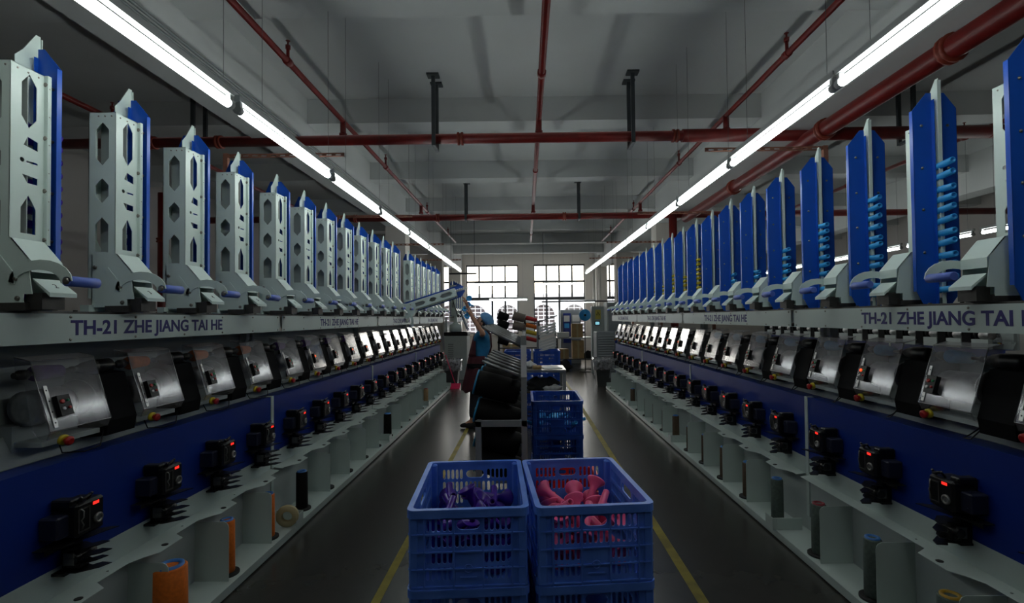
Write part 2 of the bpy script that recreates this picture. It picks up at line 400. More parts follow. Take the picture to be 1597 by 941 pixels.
# ---- bobbin tower (creel)
def make_creel(num=None, side='left'):
    """origin: unit x 0, y 1.90, z 1.597 (bottom of the foot); x of the tower box -.13..0"""
    root = empty('bobbin_tower', (0,0,0)); off = (0, 1.90, 1.597)
    t = .0025; z0, z1 = 1.85, 2.51; ya, yb = (1.858, 1.982) if side == 'left' else (1.925, 2.03); xa, xb = -.13, 0.0
    tb = MB()
    # left face (faces -x): coordinates (y, z)
    fy = (ya+yb)/2; fw = .060
    tb.plate([rect(ya, yb, 1.66, z1), hexa(fy, 2.365, fw, .20, .035), hexa(fy, 2.15, fw, .115, .033), hexa(fy, 1.89, fw, .28, .035)], (xa, 0, 0), (0,1,0), (0,0,1), t)
    # front face (faces the aisle): coordinates (x, z)
    cx = -.060; w2 = .058
    house = [(cx-w2/2, 1.885), (cx+w2/2, 1.885), (cx+w2/2, 1.98), (cx, 2.03), (cx-w2/2, 1.98)]
    tb.plate([rect(xa, xb, z0, z1), hexa(cx, 2.385, w2, .205, .04), house,
              [(cx-.02, 2.215), (cx+.035, 2.205), (cx+.035, 2.24), (cx-.005, 2.25)],
              [(cx-.005, 2.075), (cx+.035, 2.075), (cx+.035, 2.10), (cx-.025, 2.105)],
              circ(cx-.025, 2.158, .009, 8), rect(cx-.008, cx+.035, 2.152, 2.159)], (0, ya+t, 0), (1,0,0), (0,0,1), t)
    # folded flange, back face, right inner web
    tb.box(xb-.002, xb, ya-.012, ya, z0, z1).box(xb-.001, xb+.014, ya-.014, ya-.011, z0, z1)
    tb.plate([rect(xa, xb, 1.66, z1), hexa(cx, 2.36, .05, .22, .04), hexa(cx, 2.0, .05, .22, .04)], (0, yb, 0), (1,0,0), (0,0,1), t)
    tb.box(xa, xb, ya, yb, z1-.0025, z1)
    box = tb.build('tower_box', 'white_tower', root, off)
    B(-.064, -.061, ya+.003, yb, 1.70, z1-.003).build('inner_web', 'grey_panel', box, off)
    rv = MB()
    for q in range(3): rv.lathe((-.105+q*.04, ya, z1-.018), (0,-1,0), [(0,.004),(.002,.003)], 6)
    for q in range(3): rv.lathe((xa, ya+.02+q*.03, z1-.018), (-1,0,0), [(0,.004),(.002,.003)], 6)
    for q in range(6): rv.lathe((xb+.006, ya-.012, z0+.06+q*.11), (0,-1,0), [(0,.0035),(.002,.003)], 6)
    rv.build('rivet_row', 'bolt', box, off)
    # blue guide plates in the plane x = .04
    def bp(y0, y1, front):
        m = MB()
        if front: o = [(y0+.0, 1.66), (y0+.035, 1.59), (y1, 1.59), (y1, 2.637), (y1-.025, 2.637), (y0, 2.55)]
        else: o = [(y0, 1.59), (y0+.028, 1.59), (y1, 1.66), (y1, 2.56), (y0+.02, 2.637), (y0, 2.637)]
        m.plate([o], (.040, 0, 0), (0,1,0), (0,0,1), .003)
        ye = y0 if front else y1
        m.box(.022, .043, min(ye, ye+(.002 if front else -.002)), max(ye, ye+(.002 if front else -.002)), 1.66, 2.55)
        yi = y1 if front else y0
        m.box(.024, .060, yi-.0015, yi+.0015, 1.60, 2.60 if front else 2.56)
        return m
    f1 = bp(1.83, 1.924, True).build('front_guide_plate', 'blue_plate', root, off)
    f2 = bp(1.966, 2.045 if side == 'right' else 2.02, False).build('rear_guide_plate', 'blue_plate', root, off)
    sc = MB(); sc2 = MB()
    for z in (2.475, 2.265, 2.06, 1.85):
        sc.lathe((.043, 1.872, z), (1,0,0), [(0,.007),(.003,.007),(.004,.003),(.007,.003)], 8)
        sc2.lathe((.043, 2.0, z), (1,0,0), [(0,.007),(.003,.007),(.004,.003),(.007,.003)], 8)
    sc.build('screw_row', 'bolt', f1, off); sc2.build('screw_row', 'bolt', f2, off)
    sb = MB()
    for z in (2.475, 2.265, 2.06, 1.87):
        sb.cyl((-.004, ya-.004, z), (.040, ya+.004, z), .006, 8).lathe((.001, ya-.004, z), (-1,0,0), [(0,.009),(.004,.009),(.006,.004)], 8)
    sb.build('standoff_bolts', 'bolt', root, off)
    # white blade standing between the plates
    MB().plate([[(-.035, 1.65), (.066, 1.65), (.066, 2.70), (.048, 2.70), (-.005, 2.615), (-.035, 2.58)]], (0, 1.943, 0), (1,0,0), (0,0,1), .003).box(.066, .069, 1.934, 1.952, 1.60, 2.69).build('blade', 'white_tower', root, off)
    # foot: side plates, hood, flap
    ft = MB()
    side_p = [(1.80, 1.62), (1.962, 1.62), (1.962, 1.87), (1.90, 1.87), (1.845, 1.86), (1.785, 1.79), (1.775, 1.70), (1.768, 1.655), (1.80, 1.655)]
    for x in (-.134, -.012): ft.plate([side_p], (x, 0, 0), (0,1,0), (0,0,1), .003)
    ft.add([(-.134,1.845,1.86),(-.009,1.845,1.86),(-.009,1.772,1.775),(-.134,1.772,1.775),(-.134,1.848,1.855),(-.009,1.848,1.855),(-.009,1.776,1.772),(-.134,1.776,1.772)],
           [(0,3,2,1),(4,5,6,7),(0,4,7,3),(1,2,6,5),(2,3,7,6)])
    ft.box(-.134, -.009, 1.772, 1.775, 1.735, 1.776)
    ft.box(-.134, -.009, 1.958, 1.962, 1.62, 1.86)
    ft.box(-.16, .03, 1.95, 1.99, 1.597, 1.63)
    foot = ft.build('foot_bracket', 'white_tower', root, off)
    fb = MB()
    for y, z in ((1.83,1.71),(1.945,1.80),(1.82,1.64)): fb.lathe((-.134, y, z), (-1,0,0), [(0,.009),(.004,.009),(.006,.004)], 8)
    fb.build('bolt_set', 'bolt', foot, off)
    MB().box(-.135, -.01, 1.79, 1.90, 1.597, 1.625).box(-.12, -.03, 1.745, 1.80, 1.60, 1.66).build('foot_block', 'dark_steel', root, off)
    fl = MB().add([(-.125,1.775,1.712),(-.015,1.775,1.712),(-.015,1.712,1.660),(-.125,1.712,1.660),(-.125,1.775,1.708),(-.015,1.775,1.708),(-.015,1.712,1.645),(-.125,1.712,1.645)],
        [(0,3,2,1),(4,5,6,7),(0,4,7,3),(1,2,6,5),(2,3,7,6),(0,1,5,4)])
    flap = fl.build('flap', 'white_tower', root, off)
    if num is not None:
        me = text_mesh(str(num), .032, 'numeral', .0004)
        n = bpy.data.objects.new('numeral', me); C.objects.link(n); n.parent = flap
        n.location = (-.07, 1.7425-1.90, 1.6865-1.597); n.rotation_euler = (math.atan2(.052, .063), 0, 0)
    # curved crank arm with blue roller
    arc = []; K = 10
    for i in range(K+1):
        a = PI * i / K; arc.append((1.735 + .115*math.cos(a), 1.70 + .078*math.sin(a)))
    for i in range(K+1):
        a = PI * (K-i) / K; arc.append((1.745 + .085*math.cos(a), 1.692 + .050*math.sin(a)))
    MB().plate([arc], (-.139, 0, 0), (0,1,0), (0,0,1), .004).plate([[(1.83,1.69),(1.85,1.70),(1.90,1.79),(1.885,1.80),(1.83,1.73)]], (-.139,0,0), (0,1,0), (0,0,1), .004).build('crank_arm', 'white_tower', root, off)
    r = MB().lathe((-.139, 1.64, 1.70), (1,0,0), [(0,.016),(.002,.019),(.128,.019),(.13,.016)], 14).build('roller', 'roller_blue', root, off)
    MB().lathe((-.139, 1.64, 1.70), (-1,0,0), [(0,.012),(.004,.012),(.006,.006)], 10).build('roller_bolt', 'bolt', r, off)
    return root

# ---- trumpet shaped bobbin, axis +x from origin
def bobbin_mb(n=14, L=.165):
    m = MB()
    m.lathe((0,0,0), (1,0,0), [(.018,.012),(.002,.041),(.0,.043),(.006,.0425),(.020,.030),(.034,.021),(.050,.0165),(L,.015),(L,.009),(.05,.009),(.018,.012)], n, cap0=False, cap1=False)
    return m
BOB = {}
for cn in ('cyan', 'purple', 'yellow', 'pink'):
    BOB[cn] = bobbin_mb().mesh('bobbin', cn + '_plastic')

# ---- winding head
def make_head(lit, side):
    """origin unit x 0, y 1.90, z .986"""
    root = empty('yarn_winder', (0,0,0)); off = (0, 1.90, .986); a, b = -.1475, .1475; t = .004
    cv = MB()
    fr = lambda x: [(x,1.885,1.12),(x,1.97,1.40),(x,2.035,1.415)]
    # front sheet + top sheet (thin slabs), side sheets
    def slab(p, q, r_, s_, n, th):
        p, q, r_, s_ = map(Vector, (p, q, r_, s_)); n = Vector(n).normalized()*th
        cv.add([p,q,r_,s_,p+n,q+n,r_+n,s_+n], [(0,1,2,3),(7,6,5,4),(0,4,5,1),(1,5,6,2),(2,6,7,3),(3,7,4,0)])
    slab((a,1.885,1.12),(b,1.885,1.12),(b,1.97,1.40),(a,1.97,1.40),(0,.95,-.29),t)
    slab((a,1.97,1.40),(b,1.97,1.40),(b,2.035,1.415),(a,2.035,1.415),(0,0,-1),t)
    slab((a,1.90,1.085),(b,1.90,1.085),(b,1.885,1.12),(a,1.885,1.12),(0,1,.3),t)
    for x in (a, b-t):
        cv.plate([[(1.90,1.085),(1.885,1.12),(1.97,1.40),(2.035,1.415),(2.03,1.34),(1.99,1.30),(1.965,1.13),(1.93,1.09)]], (x,0,0), (0,1,0), (0,0,1), t)
    cover = cv.build('clear_cover', 'acrylic', root, off)
    ed = MB()
    for x in (a, b):
        ed.tube([(x,1.885,1.12),(x,1.97,1.40),(x,2.035,1.415)], .0016, 5)
    ed.tube([(a,1.97,1.40),(b,1.97,1.40)], .0016, 5)
    ed.tube([(a,1.885,1.12),(b,1.885,1.12)], .0012, 5)
    ed.build('cover_edge', 'brushed', cover, off)
    # mounting strip on the front sheet
    n = Vector((0,-.957,.29)); up = Vector((0,.29,.957))
    def P(x, h, d=0): return Vector((x, 1.885, 1.12)) + up*h + n*d
    st = MB(); x0, x1 = a+.018, a+.034
    V = [P(x0,.01,.001),P(x1,.01,.001),P(x1,.185,.001),P(x0,.185,.001)]; V += [v + n*.003 for v in V]
    st.add(V, [(0,3,2,1),(4,5,6,7),(0,1,5,4),(1,2,6,5),(2,3,7,6),(3,0,4,7)])
    strip = st.build('mounting_strip', 'steel', root, off)
    hm = MB()
    for q in range(4): hm.lathe(P((x0+x1)/2, .03+q*.045, .004), n, [(0,.0035),(.0006,.0035)], 8)
    hm.build('screw_hole', 'black_plastic', strip, off)
    cb = MB(); x0, x1 = a+.042, a+.098
    V = [P(x0,.05,.001),P(x1,.05,.001),P(x1,.135,.001),P(x0,.135,.001)]; V += [v + n*.022 for v in V]
    cb.add(V, [(0,3,2,1),(4,5,6,7),(0,1,5,4),(1,2,6,5),(2,3,7,6),(3,0,4,7)])
    box = cb.build('control_box', 'black_plastic', root, off)
    for (dx, h, r, mm) in ((.016,.108,.0095,'red_lit' if lit else 'red_button'), (.042,.110,.006,'green_button'), (.016,.078,.0075,'white_button'), (.042,.080,.0065,'red_button')):
        MB().lathe(P(x0+dx, h, .023), n, [(0,r),(.004,r),(.006,r*.6)], 12).build('button', mm, box, off)
    es = MB().lathe((a+.06,1.895,1.075), (0,-.9,-.15), [(0,.022),(.012,.022),(.014,.016)], 14).build('emergency_stop', 'yellow_collar', root, off)
    MB().lathe((a+.06,1.883,1.073), (0,-.9,-.15), [(0,.010),(.012,.010),(.014,.019),(.024,.019),(.029,.012)], 14).build('mushroom_button', 'red_button', es, off)
    # metal drum, black side motor housing, spindle
    MB().lathe((a+.03,2.02,1.205), (1,0,0), [(0,.05),(0,.072),(.15,.072),(.17,.066),(.19,.03)], 24).build('drum', 'brushed', root, off)
    MB().lathe((b-.045,2.02,1.215), (1,0,0), [(0,.03),(0,.078),(.012,.082),(.024,.078),(.024,.05),(.018,.03)], 24).build('drum_wheel', 'black_plastic', root, off)
    hs = MB(); xa, xb2 = b+.008, b+.175
    for (xx0, xx1) in ((xa, xb2),):
        V = []
        for x in (xx0, xx1):
            V += [(x,1.915,1.035),(x,1.905,1.10),(x,1.965,1.31),(x,2.11,1.33),(x,2.11,1.02)]
        hs.add(V, [(0,1,2,3,4),(9,8,7,6,5),(0,5,6,1),(1,6,7,2),(2,7,8,3),(3,8,9,4),(4,9,5,0)])
    hs.build('motor_housing', 'black_housing', root, off)
    sp = MB().lathe((a-.03,2.005,1.345), (1,0,0), [(0,.012),(.02,.012),(.02,.02),(.05,.02),(.05,.008),(.25,.008),(.25,.014),(.262,.014),(.262,.010),(.285,.010),(.285,.017),(.31,.017),(.31,.026),(.36,.034),(.43,.034)], 12)
    sp.build('spindle', 'dark_steel', root, off)
    MB().lathe((b+.012,2.005,1.345), (1,0,0), [(0,.014),(.02,.02),(.022,.030),(.03,.035),(.11,.035),(.12,.028)], 14).build('motor_cone', 'black_plastic', root, off)
    MB().box(a, b, 2.04, 2.11, .99, 1.14).box(a+.01, b-.01, 1.93, 2.05, 1.055, 1.075).build('base_bracket', 'grey_panel', root, off)
    MB().tube([(b+.01,1.93,1.06),(b-.03,1.91,1.0),(b-.09,1.93,.99),(b-.13,1.99,.995),(b-.10,2.04,1.05)], .003, 6).build('cable', 'black_plastic', root, off)
    return root

# ---- thread sensor unit on the fascia
def make_sensor(near):
    """origin unit x 0, y 1.91, z .62; near = -1: plain housing on the -x side, +1: on the +x side"""
    root = empty('thread_sensor', (0,0,0)); off = (0, 1.91, .62); q0, q1 = sorted((near*.062, near*.118))
    MB().bbox(q0, q1, 1.832, 1.91, .698, .785, .006).cyl((near*.10,1.834,.72), (near*.10,1.828,.72), .004, 8).build('housing', 'sensor_navy', root, off)
    m = MB().bbox(-.068, .068, 1.80, 1.91, .685, .822, .010)
    s0, s1 = sorted((near*.068, near*.02)); m.bbox(s0, s1, 1.825, 1.91, .79, .838, .006)
    m.cyl((-.045,1.805,.83), (.0,1.805,.845), .006, 8).cyl((-.045,1.82,.822), (-.045,1.80,.845), .005, 8).cyl((.005,1.82,.822), (.005,1.80,.85), .005, 8)
    head = m.build('sensor_head', 'black_plastic', root, off)
    for q in range(3): MB().box(.008+q*.010, .0165+q*.010, 1.7985, 1.8005, .796, .808).build('led_digit', 'led_red', head, off)
    MB().lathe((.032,1.80,.735), (0,-1,0), [(0,.022),(.006,.022),(.009,.019),(.009,.013),(.004,.011)], 18).build('dial', 'dial_ring', head, off)
    MB().tube([(-.052,1.797,.80),(-.046,1.79,.79),(-.046,1.79,.765),(-.055,1.792,.755),(-.046,1.79,.735),(-.048,1.797,.715)], .0025, 6).build('thread_guide', 'dial_ring', head, off)
    MB().plate([rect(-.062,-.006,.705,.80), rect(-.056,-.012,.711,.794)], (0,1.7995,0), (1,0,0), (0,0,1), .0015).build('window_frame', 'dark_steel', head, off)
    f = -near
    P = [(near*.145, 1.905), (near*.145, 1.87), (near*.10, 1.825), (f*.04, 1.79), (f*.105, 1.768), (f*.10, 1.80), (f*.06, 1.87), (f*.05, 1.905)]
    if near > 0: P = P[::-1]
    pl = MB().plate([P], (0,0,.668), (1,0,0), (0,1,0), .003).plate([[(p[0], p[1]) for p in (((near*.14,.650),(near*.14,.671),(near*.09,.671),(near*.06,.650)) if near < 0 else ((near*.06,.650),(near*.09,.671),(near*.14,.671),(near*.14,.650)))]], (0,1.862,0), (1,0,0), (0,0,1), .003)
    pl.build('guide_plate', 'black_plastic', root, off)
    c = MB().bbox(-.03, .03, 1.825, 1.88, .545, .635, .008).box(-.06, .035, 1.855, 1.91, .535, .545).box(-.012, .03, 1.86, 1.91, .545, .665)
    for z, e in ((.632, .02), (.60, .03), (.572, .015), (.543, .03)): c.plate([[(-.05,1.86),(-.05,1.82),(.0,1.79-e),(.04,1.775-e),(.045,1.79),(.02,1.81),(.04,1.86)]], (0,0,z), (1,0,0), (0,1,0), .003)
    c.lathe((-.045,1.84,.595), (1,0,0), [(0,.022),(.02,.024),(.03,.018),(.06,.018),(.07,.024),(.10,.020)], 14)
    cl = c.build('tension_clamp', 'black_plastic', root, off)
    MB().bbox(near*.047-.003, near*.047+.003, 1.828, 1.872, .572, .622, .002).build('clamp_insert', 'dull_metal', cl, off)
    return root

secs = {}
desc = {'left': ['nearest', 'second', 'third', 'farthest'], 'right': ['nearest', 'second', 'third', 'farthest']}
CRE_L0 = .10; CRE_R0 = -.04
def yu(side, j, k): return SIDE[side]['J'][j] + (.36 if side == 'left' else .30) + .49*k
for side in ('left', 'right'):
    # divider offset in machine x from the section centre
    if side == 'left': doff = -S/2 + .64
    else: doff = S/2 - (.53 + .49*3)
    corner = (-S/2 + .365) if side == 'left' else (S/2 - .355)
    base = make_section(side, doff, corner)
    for j in range(4):
        o = base if j == 0 else copy_tree(base)
        place(side, o, SIDE[side]['J'][j] + S/2, 1.9, 0)
        tag(o, '%s section of the %s winding machine, white header over blue fascia' % (desc[side][j], side), 'machine', 'sections of the %s winding machine' % side)
heads = {}
for lit in (False, True): heads[lit] = make_head(lit, '')
litset = {('left',1,1),('left',1,3),('left',1,4),('left',2,4),('right',0,1),('right',0,3),('right',2,0),('right',2,1),('right',2,4),('right',3,0)}
used = {False: False, True: False}
sens = {'left': make_sensor(-1), 'right': make_sensor(1)}; su = {'left': False, 'right': False}
YARN_L = ['purple','orange','orange','orange','purple','purple','purple','purple','purple','purple']
def yarn_on_spindle(col, side, n, lab):
    m = MB().lathe((-.10,2.005,1.345), (1,0,0), [(0,.012),(.0,.03),(.012,.034),(.12,.026),(.128,.012)], 14)
    o = m.build('yarn_bobbin', 'yarn_' + col, None, (0, 2.005, 1.345)); tag(o, lab, 'yarn bobbin', 'yarn bobbins winding under the clear covers'); return o
uid = 0
for side in ('left', 'right'):
    for j in range(4):
        for k in range(5):
            if j == 0 and k == 0: continue
            n = j*5 + k - 1; Y = yu(side, j, k); lit = (side, j, k) in litset
            if not used[lit]: o = heads[lit]; used[lit] = True
            else: o = copy_tree(heads[lit])
            place(side, o, Y, 1.90, .986)
            tag(o, '%s winding head under clear cover from the camera on the %s machine%s' % (ORD[n], side, ', red lamp lit' if lit else ''), 'winding head', 'winding heads')
            o2 = sens[side] if not su[side] else copy_tree(sens[side]); su[side] = True
            place(side, o2, Y + (-.055 if side == 'left' else -.08), 1.91, .62)
            tag(o2, 'black thread sensor with red display on %s machine fascia, %s from the camera' % (side, ORD[n]), 'thread sensor', 'thread sensors')
            if n < 8:
                col = YARN_L[n] if side == 'left' else 'blue'
                y = yarn_on_spindle(col, side, n, '%s yarn bobbin inside the %s clear cover of the %s machine' % (col, ORD[n], side))
                place(side, y, Y, 2.005, 1.345)

# creels and the bobbins in them
cre0 = make_creel(); cre1 = make_creel(None, 'right'); cu_ = {'left': False, 'right': False}
RB = {(0,2): ('cyan', 4, 1.68), (0,3): ('cyan', 11, 1.68), (0,4): ('cyan', 11, 1.68)}
def add_bobbin(col, M, lab, grp):
    o = bpy.data.objects.new('trumpet_bobbin', BOB[col]); C.objects.link(o); o.matrix_world = M
    tag(o, lab, 'bobbin', grp); return o
CR = {}
for side in ('left', 'right'):
    for j in range(4):
        for k in range(5):
            if side == 'left':
                Y = SIDE[side]['J'][j] + .10 + .49*k
                if j == 0: Y += .065 - .018*k
            else: Y = SIDE[side]['J'][j] - .04 + .495*k
            if Y < 1.6: continue
            n = j*5 + k - (1 if side == 'left' else 1)
            if side == 'left' and j == 0: o = make_creel(k+1)
            elif side == 'left' and j == 1: o = make_creel(k+1)
            elif not cu_[side]: o = cre0 if side == 'left' else cre1; cu_[side] = True
            else: o = copy_tree(cre0 if side == 'left' else cre1)
            place(side, o, Y, 1.90 + (.045 if side == 'right' else 0), 1.597)
            o['label'] = 'white and blue bobbin tower, %s from the camera on top of the %s machine' % (ORD[n], side)
            o['category'] = 'bobbin tower'; o['group'] = 'bobbin towers'
            CR[(side, j, k)] = (o, n)
# the lowered tower the worker is loading
low, ln = CR[('left', 2, 3)]
low['label'] = 'lowered bobbin tower lying out over the aisle beside the worker'
piv = Matrix.Translation(Vector((-1.90, low.location.y, 1.70)))
RT = piv @ Matrix.Rotation(math.radians(72.5), 4, 'Y') @ Matrix.Rotation(0, 4, 'X') @ piv.inverted()
bpy.context.view_layer.update()
LOWM = RT @ Matrix.Translation((.02, 0, .06)) @ (Matrix.Translation(low.location) @ Matrix.Rotation(PI/2, 4, 'Z'))
low.matrix_world = LOWM
# bobbins: (side, section, unit): colour, count, lowest z, spacing
fill = {('right',0,2): ('cyan',4), ('right',0,3): ('cyan',12), ('right',0,1): ('cyan',0), ('right',0,4): ('cyan',11), ('right',1,0): ('cyan',10), ('right',1,1): ('cyan',8),
        ('right',1,2): ('cyan',6), ('right',1,3): ('cyan',6), ('right',1,4): ('cyan',2), ('right',2,0): ('yellow',11), ('right',2,1): ('yellow',8), ('right',2,2): ('yellow',9),
        ('right',2,3): ('yellow',7), ('right',2,4): ('yellow',7), ('left',0,1): ('purple',13), ('left',0,2): ('purple',12), ('left',0,3): ('purple',11),
        ('left',0,4): ('purple',14), ('left',1,0): ('purple',15), ('left',1,1): ('purple',14), ('left',1,2): ('purple',14), ('left',1,3): ('purple',13)}
fill = {k: v for k, v in fill.items()}
for (side, j, k), (col, cnt) in fill.items():
    if (side, j, k) not in CR: continue
    tw, n = CR[(side, j, k)]
    T = Matrix.Translation(tw.location) @ Matrix.Rotation(SIDE[side]['rz'], 4, 'Z')
    for q in range(cnt):
        z = 1.665 + q*.0545
        jit = random.uniform(-.12, .12) if cnt < 13 or random.random() < .3 else .02
        L = Matrix.Translation((-.022, 1.945 - 1.90, z - 1.597)) @ Matrix.Rotation(-.10 if side == 'left' else -.04, 4, 'Z') @ Matrix.Rotation(jit*.6 - .03, 4, 'Y')
        place_ = 'lowest' if q == 0 else ('topmost' if q == cnt-1 else ORD[q] + ' from the bottom')
        add_bobbin(col, T @ L, '%s trumpet bobbin, %s in the %s tower of the %s machine' % (col, place_, ORD[n], side), '%s bobbins stacked in the towers' % col)
for q, (xx, yy, zz, az) in enumerate(((-.845, 7.58, 1.855, 90), (-.865, 7.60, 1.765, 70), (-.90, 7.56, 1.70, 115), (-.85, 7.62, 1.655, 85), (-.875, 7.55, 1.59, 100))):
    add_bobbin('cyan', Matrix.Translation((xx, yy, zz)) @ Matrix.Rotation(math.radians(az), 4, 'Z') @ Matrix.Rotation(.1, 4, 'Y'), 'cyan trumpet bobbin in the worker hands at the lowered tower, %s from the top' % ORD[q], 'cyan bobbins at the lowered tower')

# ---- thread cones standing in the trays
def cone_mb(h, r, r2=None):
    r2 = r2 or r*.97
    return MB().lathe((0,0,.014), (0,0,1), [(0,r*.95),(.006,r),(h-.006,r2),(h,r2*.9)], 20)
def thread_cone(col, core, loc, h, r, lab):
    root = empty('thread_cone', loc)
    cone_mb(h, r).build('yarn', 'yarn_' + col, root)
    MB().lathe((0,0,h+.004), (0,0,1), [(0,r*.80),(.018,r*.80),(.020,r*.66),(.018,r*.52),(-.02,r*.52)], 18, cap0=False, cap1=False).build('core', core, root)
    MB().lathe((0,0,0), (0,0,1), [(0,.068),(.012,.068),(.014,.064)], 24).build('base_disc', 'rubber', root)
    tag(root, lab, 'thread cone', 'thread cones in the machine trays'); return root
lc = {(0,2): ('orange','core_blue',.285,.076), (0,3): ('orange','core_blue',.30,.044), (0,4): ('orange','core_blue',.285,.042),
      (1,0): ('black','core_blue',.28,.044), (2,0): ('black','core_blue',.27,.050), (3,0): ('tan','core_red',.24,.042)}
rc = {(0,1): ('green','core_yellow',.25,.060), (0,2): ('green','core_yellow',.265,.050), (0,3): ('green','core_blue',.30,.044), (0,4): ('green','core_red',.30,.044),
      (1,0): ('green','core_blue',.29,.042), (2,0): ('brown','core_blue',.27,.042), (1,1): ('brown','core_blue',.27,.040), (1,2): ('brown','core_blue',.27,.040), (1,3): ('brown','core_blue',.27,.040)}
for side in ('left', 'right'):
    for j in range(4):
        for k in range(5):
            Y = SIDE[side]['J'][j] + (.24 if side == 'left' else .15) + .49*k
            if Y < 1.7: continue
            tb = lc if side == 'left' else rc
            col, core, h, r = tb.get((j, k), ('black' if side == 'left' else 'brown', 'core_blue', .25, .038))
            if side == 'left' and (j, k) not in tb and j < 2: r = .034
            x = -1.785 if side == 'left' else 1.81
            if (side, j, k) == ('left', 0, 3): x = -1.78
            if (side, j, k) in (('left',0,2),): x = -1.75; Y -= .03
            thread_cone(col, core, (x, Y, .06), h, r, '%s thread cone on a black disc in the %s tray, %s from the camera' % (col, side, ORD[j*5+k-1]))
# masking-tape-like yellow roll standing in the left tray and small pin
m = MB().lathe((0,0,0), (0,1,0), [(0,.035),(0,.075),(.006,.078),(.024,.078),(.030,.075),(.030,.035)], 28, cap0=False, cap1=False)
o = m.build('tape_roll', 'tape_roll'); o.location = (-1.735, 3.66, .139); o.rotation_euler = (0, 0, .15)
tag(o, 'pale yellow flat roll standing on edge in the left tray by the last orange cone', 'tape roll')
# ---------------------------------------------------------------- building shell
XL, XR, YN, YF, ZC = -6.3, 9.2, -3.5, 19.3, 4.02
fl = struct('floor', B(XL-.2, XR+.2, YN-.2, YF+.2, -.1, 0), 'white_paint')
m = bpy.data.materials.new('polished_concrete'); m.use_nodes = True; nt = m.node_tree; b = nt.nodes['Principled BSDF']
tc = nt.nodes.new('ShaderNodeTexCoord'); n1 = nt.nodes.new('ShaderNodeTexNoise'); n2 = nt.nodes.new('ShaderNodeTexNoise')
n1.inputs['Scale'].default_value = .9; n1.inputs['Detail'].default_value = 8; n2.inputs['Scale'].default_value = 9; n2.inputs['Detail'].default_value = 6
r1 = nt.nodes.new('ShaderNodeValToRGB'); r1.color_ramp.elements[0].color = (.040, .039, .034, 1); r1.color_ramp.elements[1].color = (.052, .051, .045, 1)
r1.color_ramp.elements[0].position = .3; r1.color_ramp.elements[1].position = .7
mx = nt.nodes.new('ShaderNodeMix'); mx.data_type = 'FLOAT'; mx.inputs[0].default_value = .35
nt.links.new(tc.outputs['Object'], n1.inputs['Vector']); nt.links.new(tc.outputs['Object'], n2.inputs['Vector'])
nt.links.new(n1.outputs['Fac'], mx.inputs[2]); nt.links.new(n2.outputs['Fac'], mx.inputs[3])
nt.links.new(mx.outputs[0], r1.inputs['Fac']); nt.links.new(r1.outputs['Color'], b.inputs['Base Color'])
mr = nt.nodes.new('ShaderNodeMapRange'); mr.inputs['To Min'].default_value = .235; mr.inputs['To Max'].default_value = .275
nt.links.new(n2.outputs['Fac'], mr.inputs['Value']); nt.links.new(mr.outputs['Result'], b.inputs['Roughness'])
fl.data.materials[0] = m
B(-.865, -.815, -3, 12.0, .0, .0015).build('marking_line', 'yellow_line', fl)
B(.915, .975, -3, 14.0, .0, .0015).build('marking_line', 'yellow_line', fl)
struct('ceiling', B(XL-.2, XR+.2, YN-.2, YF+.2, ZC, ZC+.15), 'ceiling')
struct('wall_left', B(XL-.2, XL, YN, YF, 0, ZC), 'wall')
struct('wall_right', B(XR, XR+.2, YN, YF, 0, ZC), 'wall')
struct('wall_back', B(XL, XR, YN-.2, YN, 0, ZC), 'wall')
def px2x(x): return (x - VPX)/F*YF
# far wall with window openings
wins = []; zt, zb, zm = 3.60, .95, 2.30
for i, (a_, b_) in enumerate(((560,601),(612,692+9),(727,808.5),(833,913),(941,985))):
    wins.append((px2x(a_), px2x(b_)))
loops = [rect(XL, XR, 0, ZC)] + [rect(a_, b_, zb if i else 1.65, zt) for i, (a_, b_) in enumerate(wins)]
struct('wall_far', MB().plate(loops, (0, YF+.24, 0), (1,0,0), (0,0,1), .24), 'far_wall')
ZB = zb
for i, (a_, b_) in enumerate(wins):
    zb = ZB if i else 1.65
    fr = MB(); t = .06; y0, y1 = YF+.10, YF+.15
    cols = 4
    for c in range(cols+1):
        x = a_ + (b_-a_)*c/cols; w = t if 0 < c < cols else t*1.3
        fr.box(x-w/2, x+w/2, y0, y1, zm, zt)
    for c in (0, 1, 2, 4) if i % 2 else (0, 2, 3, 4):
        x = a_ + (b_-a_)*c/cols; fr.box(x-t*.6, x+t*.6, y0, y1, zb, zm)
    for z in (zb+.02, zm, (zm+zt)/2, zt-.02): fr.box(a_, b_, y0-.01, y1+.01, z-t*(.9 if z == zm else .6), z+t*(.9 if z == zm else .6))
    w = struct('window_%d' % (i+1), fr, 'frame_dark')
    B(a_, b_, YF+.12, YF+.126, zb, zt).build('pane', 'glass', w)
    B(a_-.03, b_+.03, YF-.06, YF+.10, zb-.05, zb).build('sill', 'far_wall', w)
# girders along the room and cross beams
GX = {'left': (-2.78, -2.42), 'right': (2.64, 3.0), 'outer': (6.9, 7.25)}
bm = MB()
k = 0
for g, (a_, b_) in GX.items():
    struct('trim_%d' % (k+1), B(a_, b_, YN, YF, 3.42, ZC), 'ceiling'); k += 1
for y in (1.1, 3.35, 5.6, 7.88, 10.25, 12.5, 14.75, 17.0):
    struct('trim_%d' % (k+1), B(XL, XR, y, y+.28, 3.75, ZC), 'ceiling'); k += 1
for xx in (-2.6, 2.82):
    for y in (10.3, 14.75, 18.9):
        struct('column', B(xx-.2, xx+.2, y-.2, y+.2, 0, 3.42), 'far_wall')
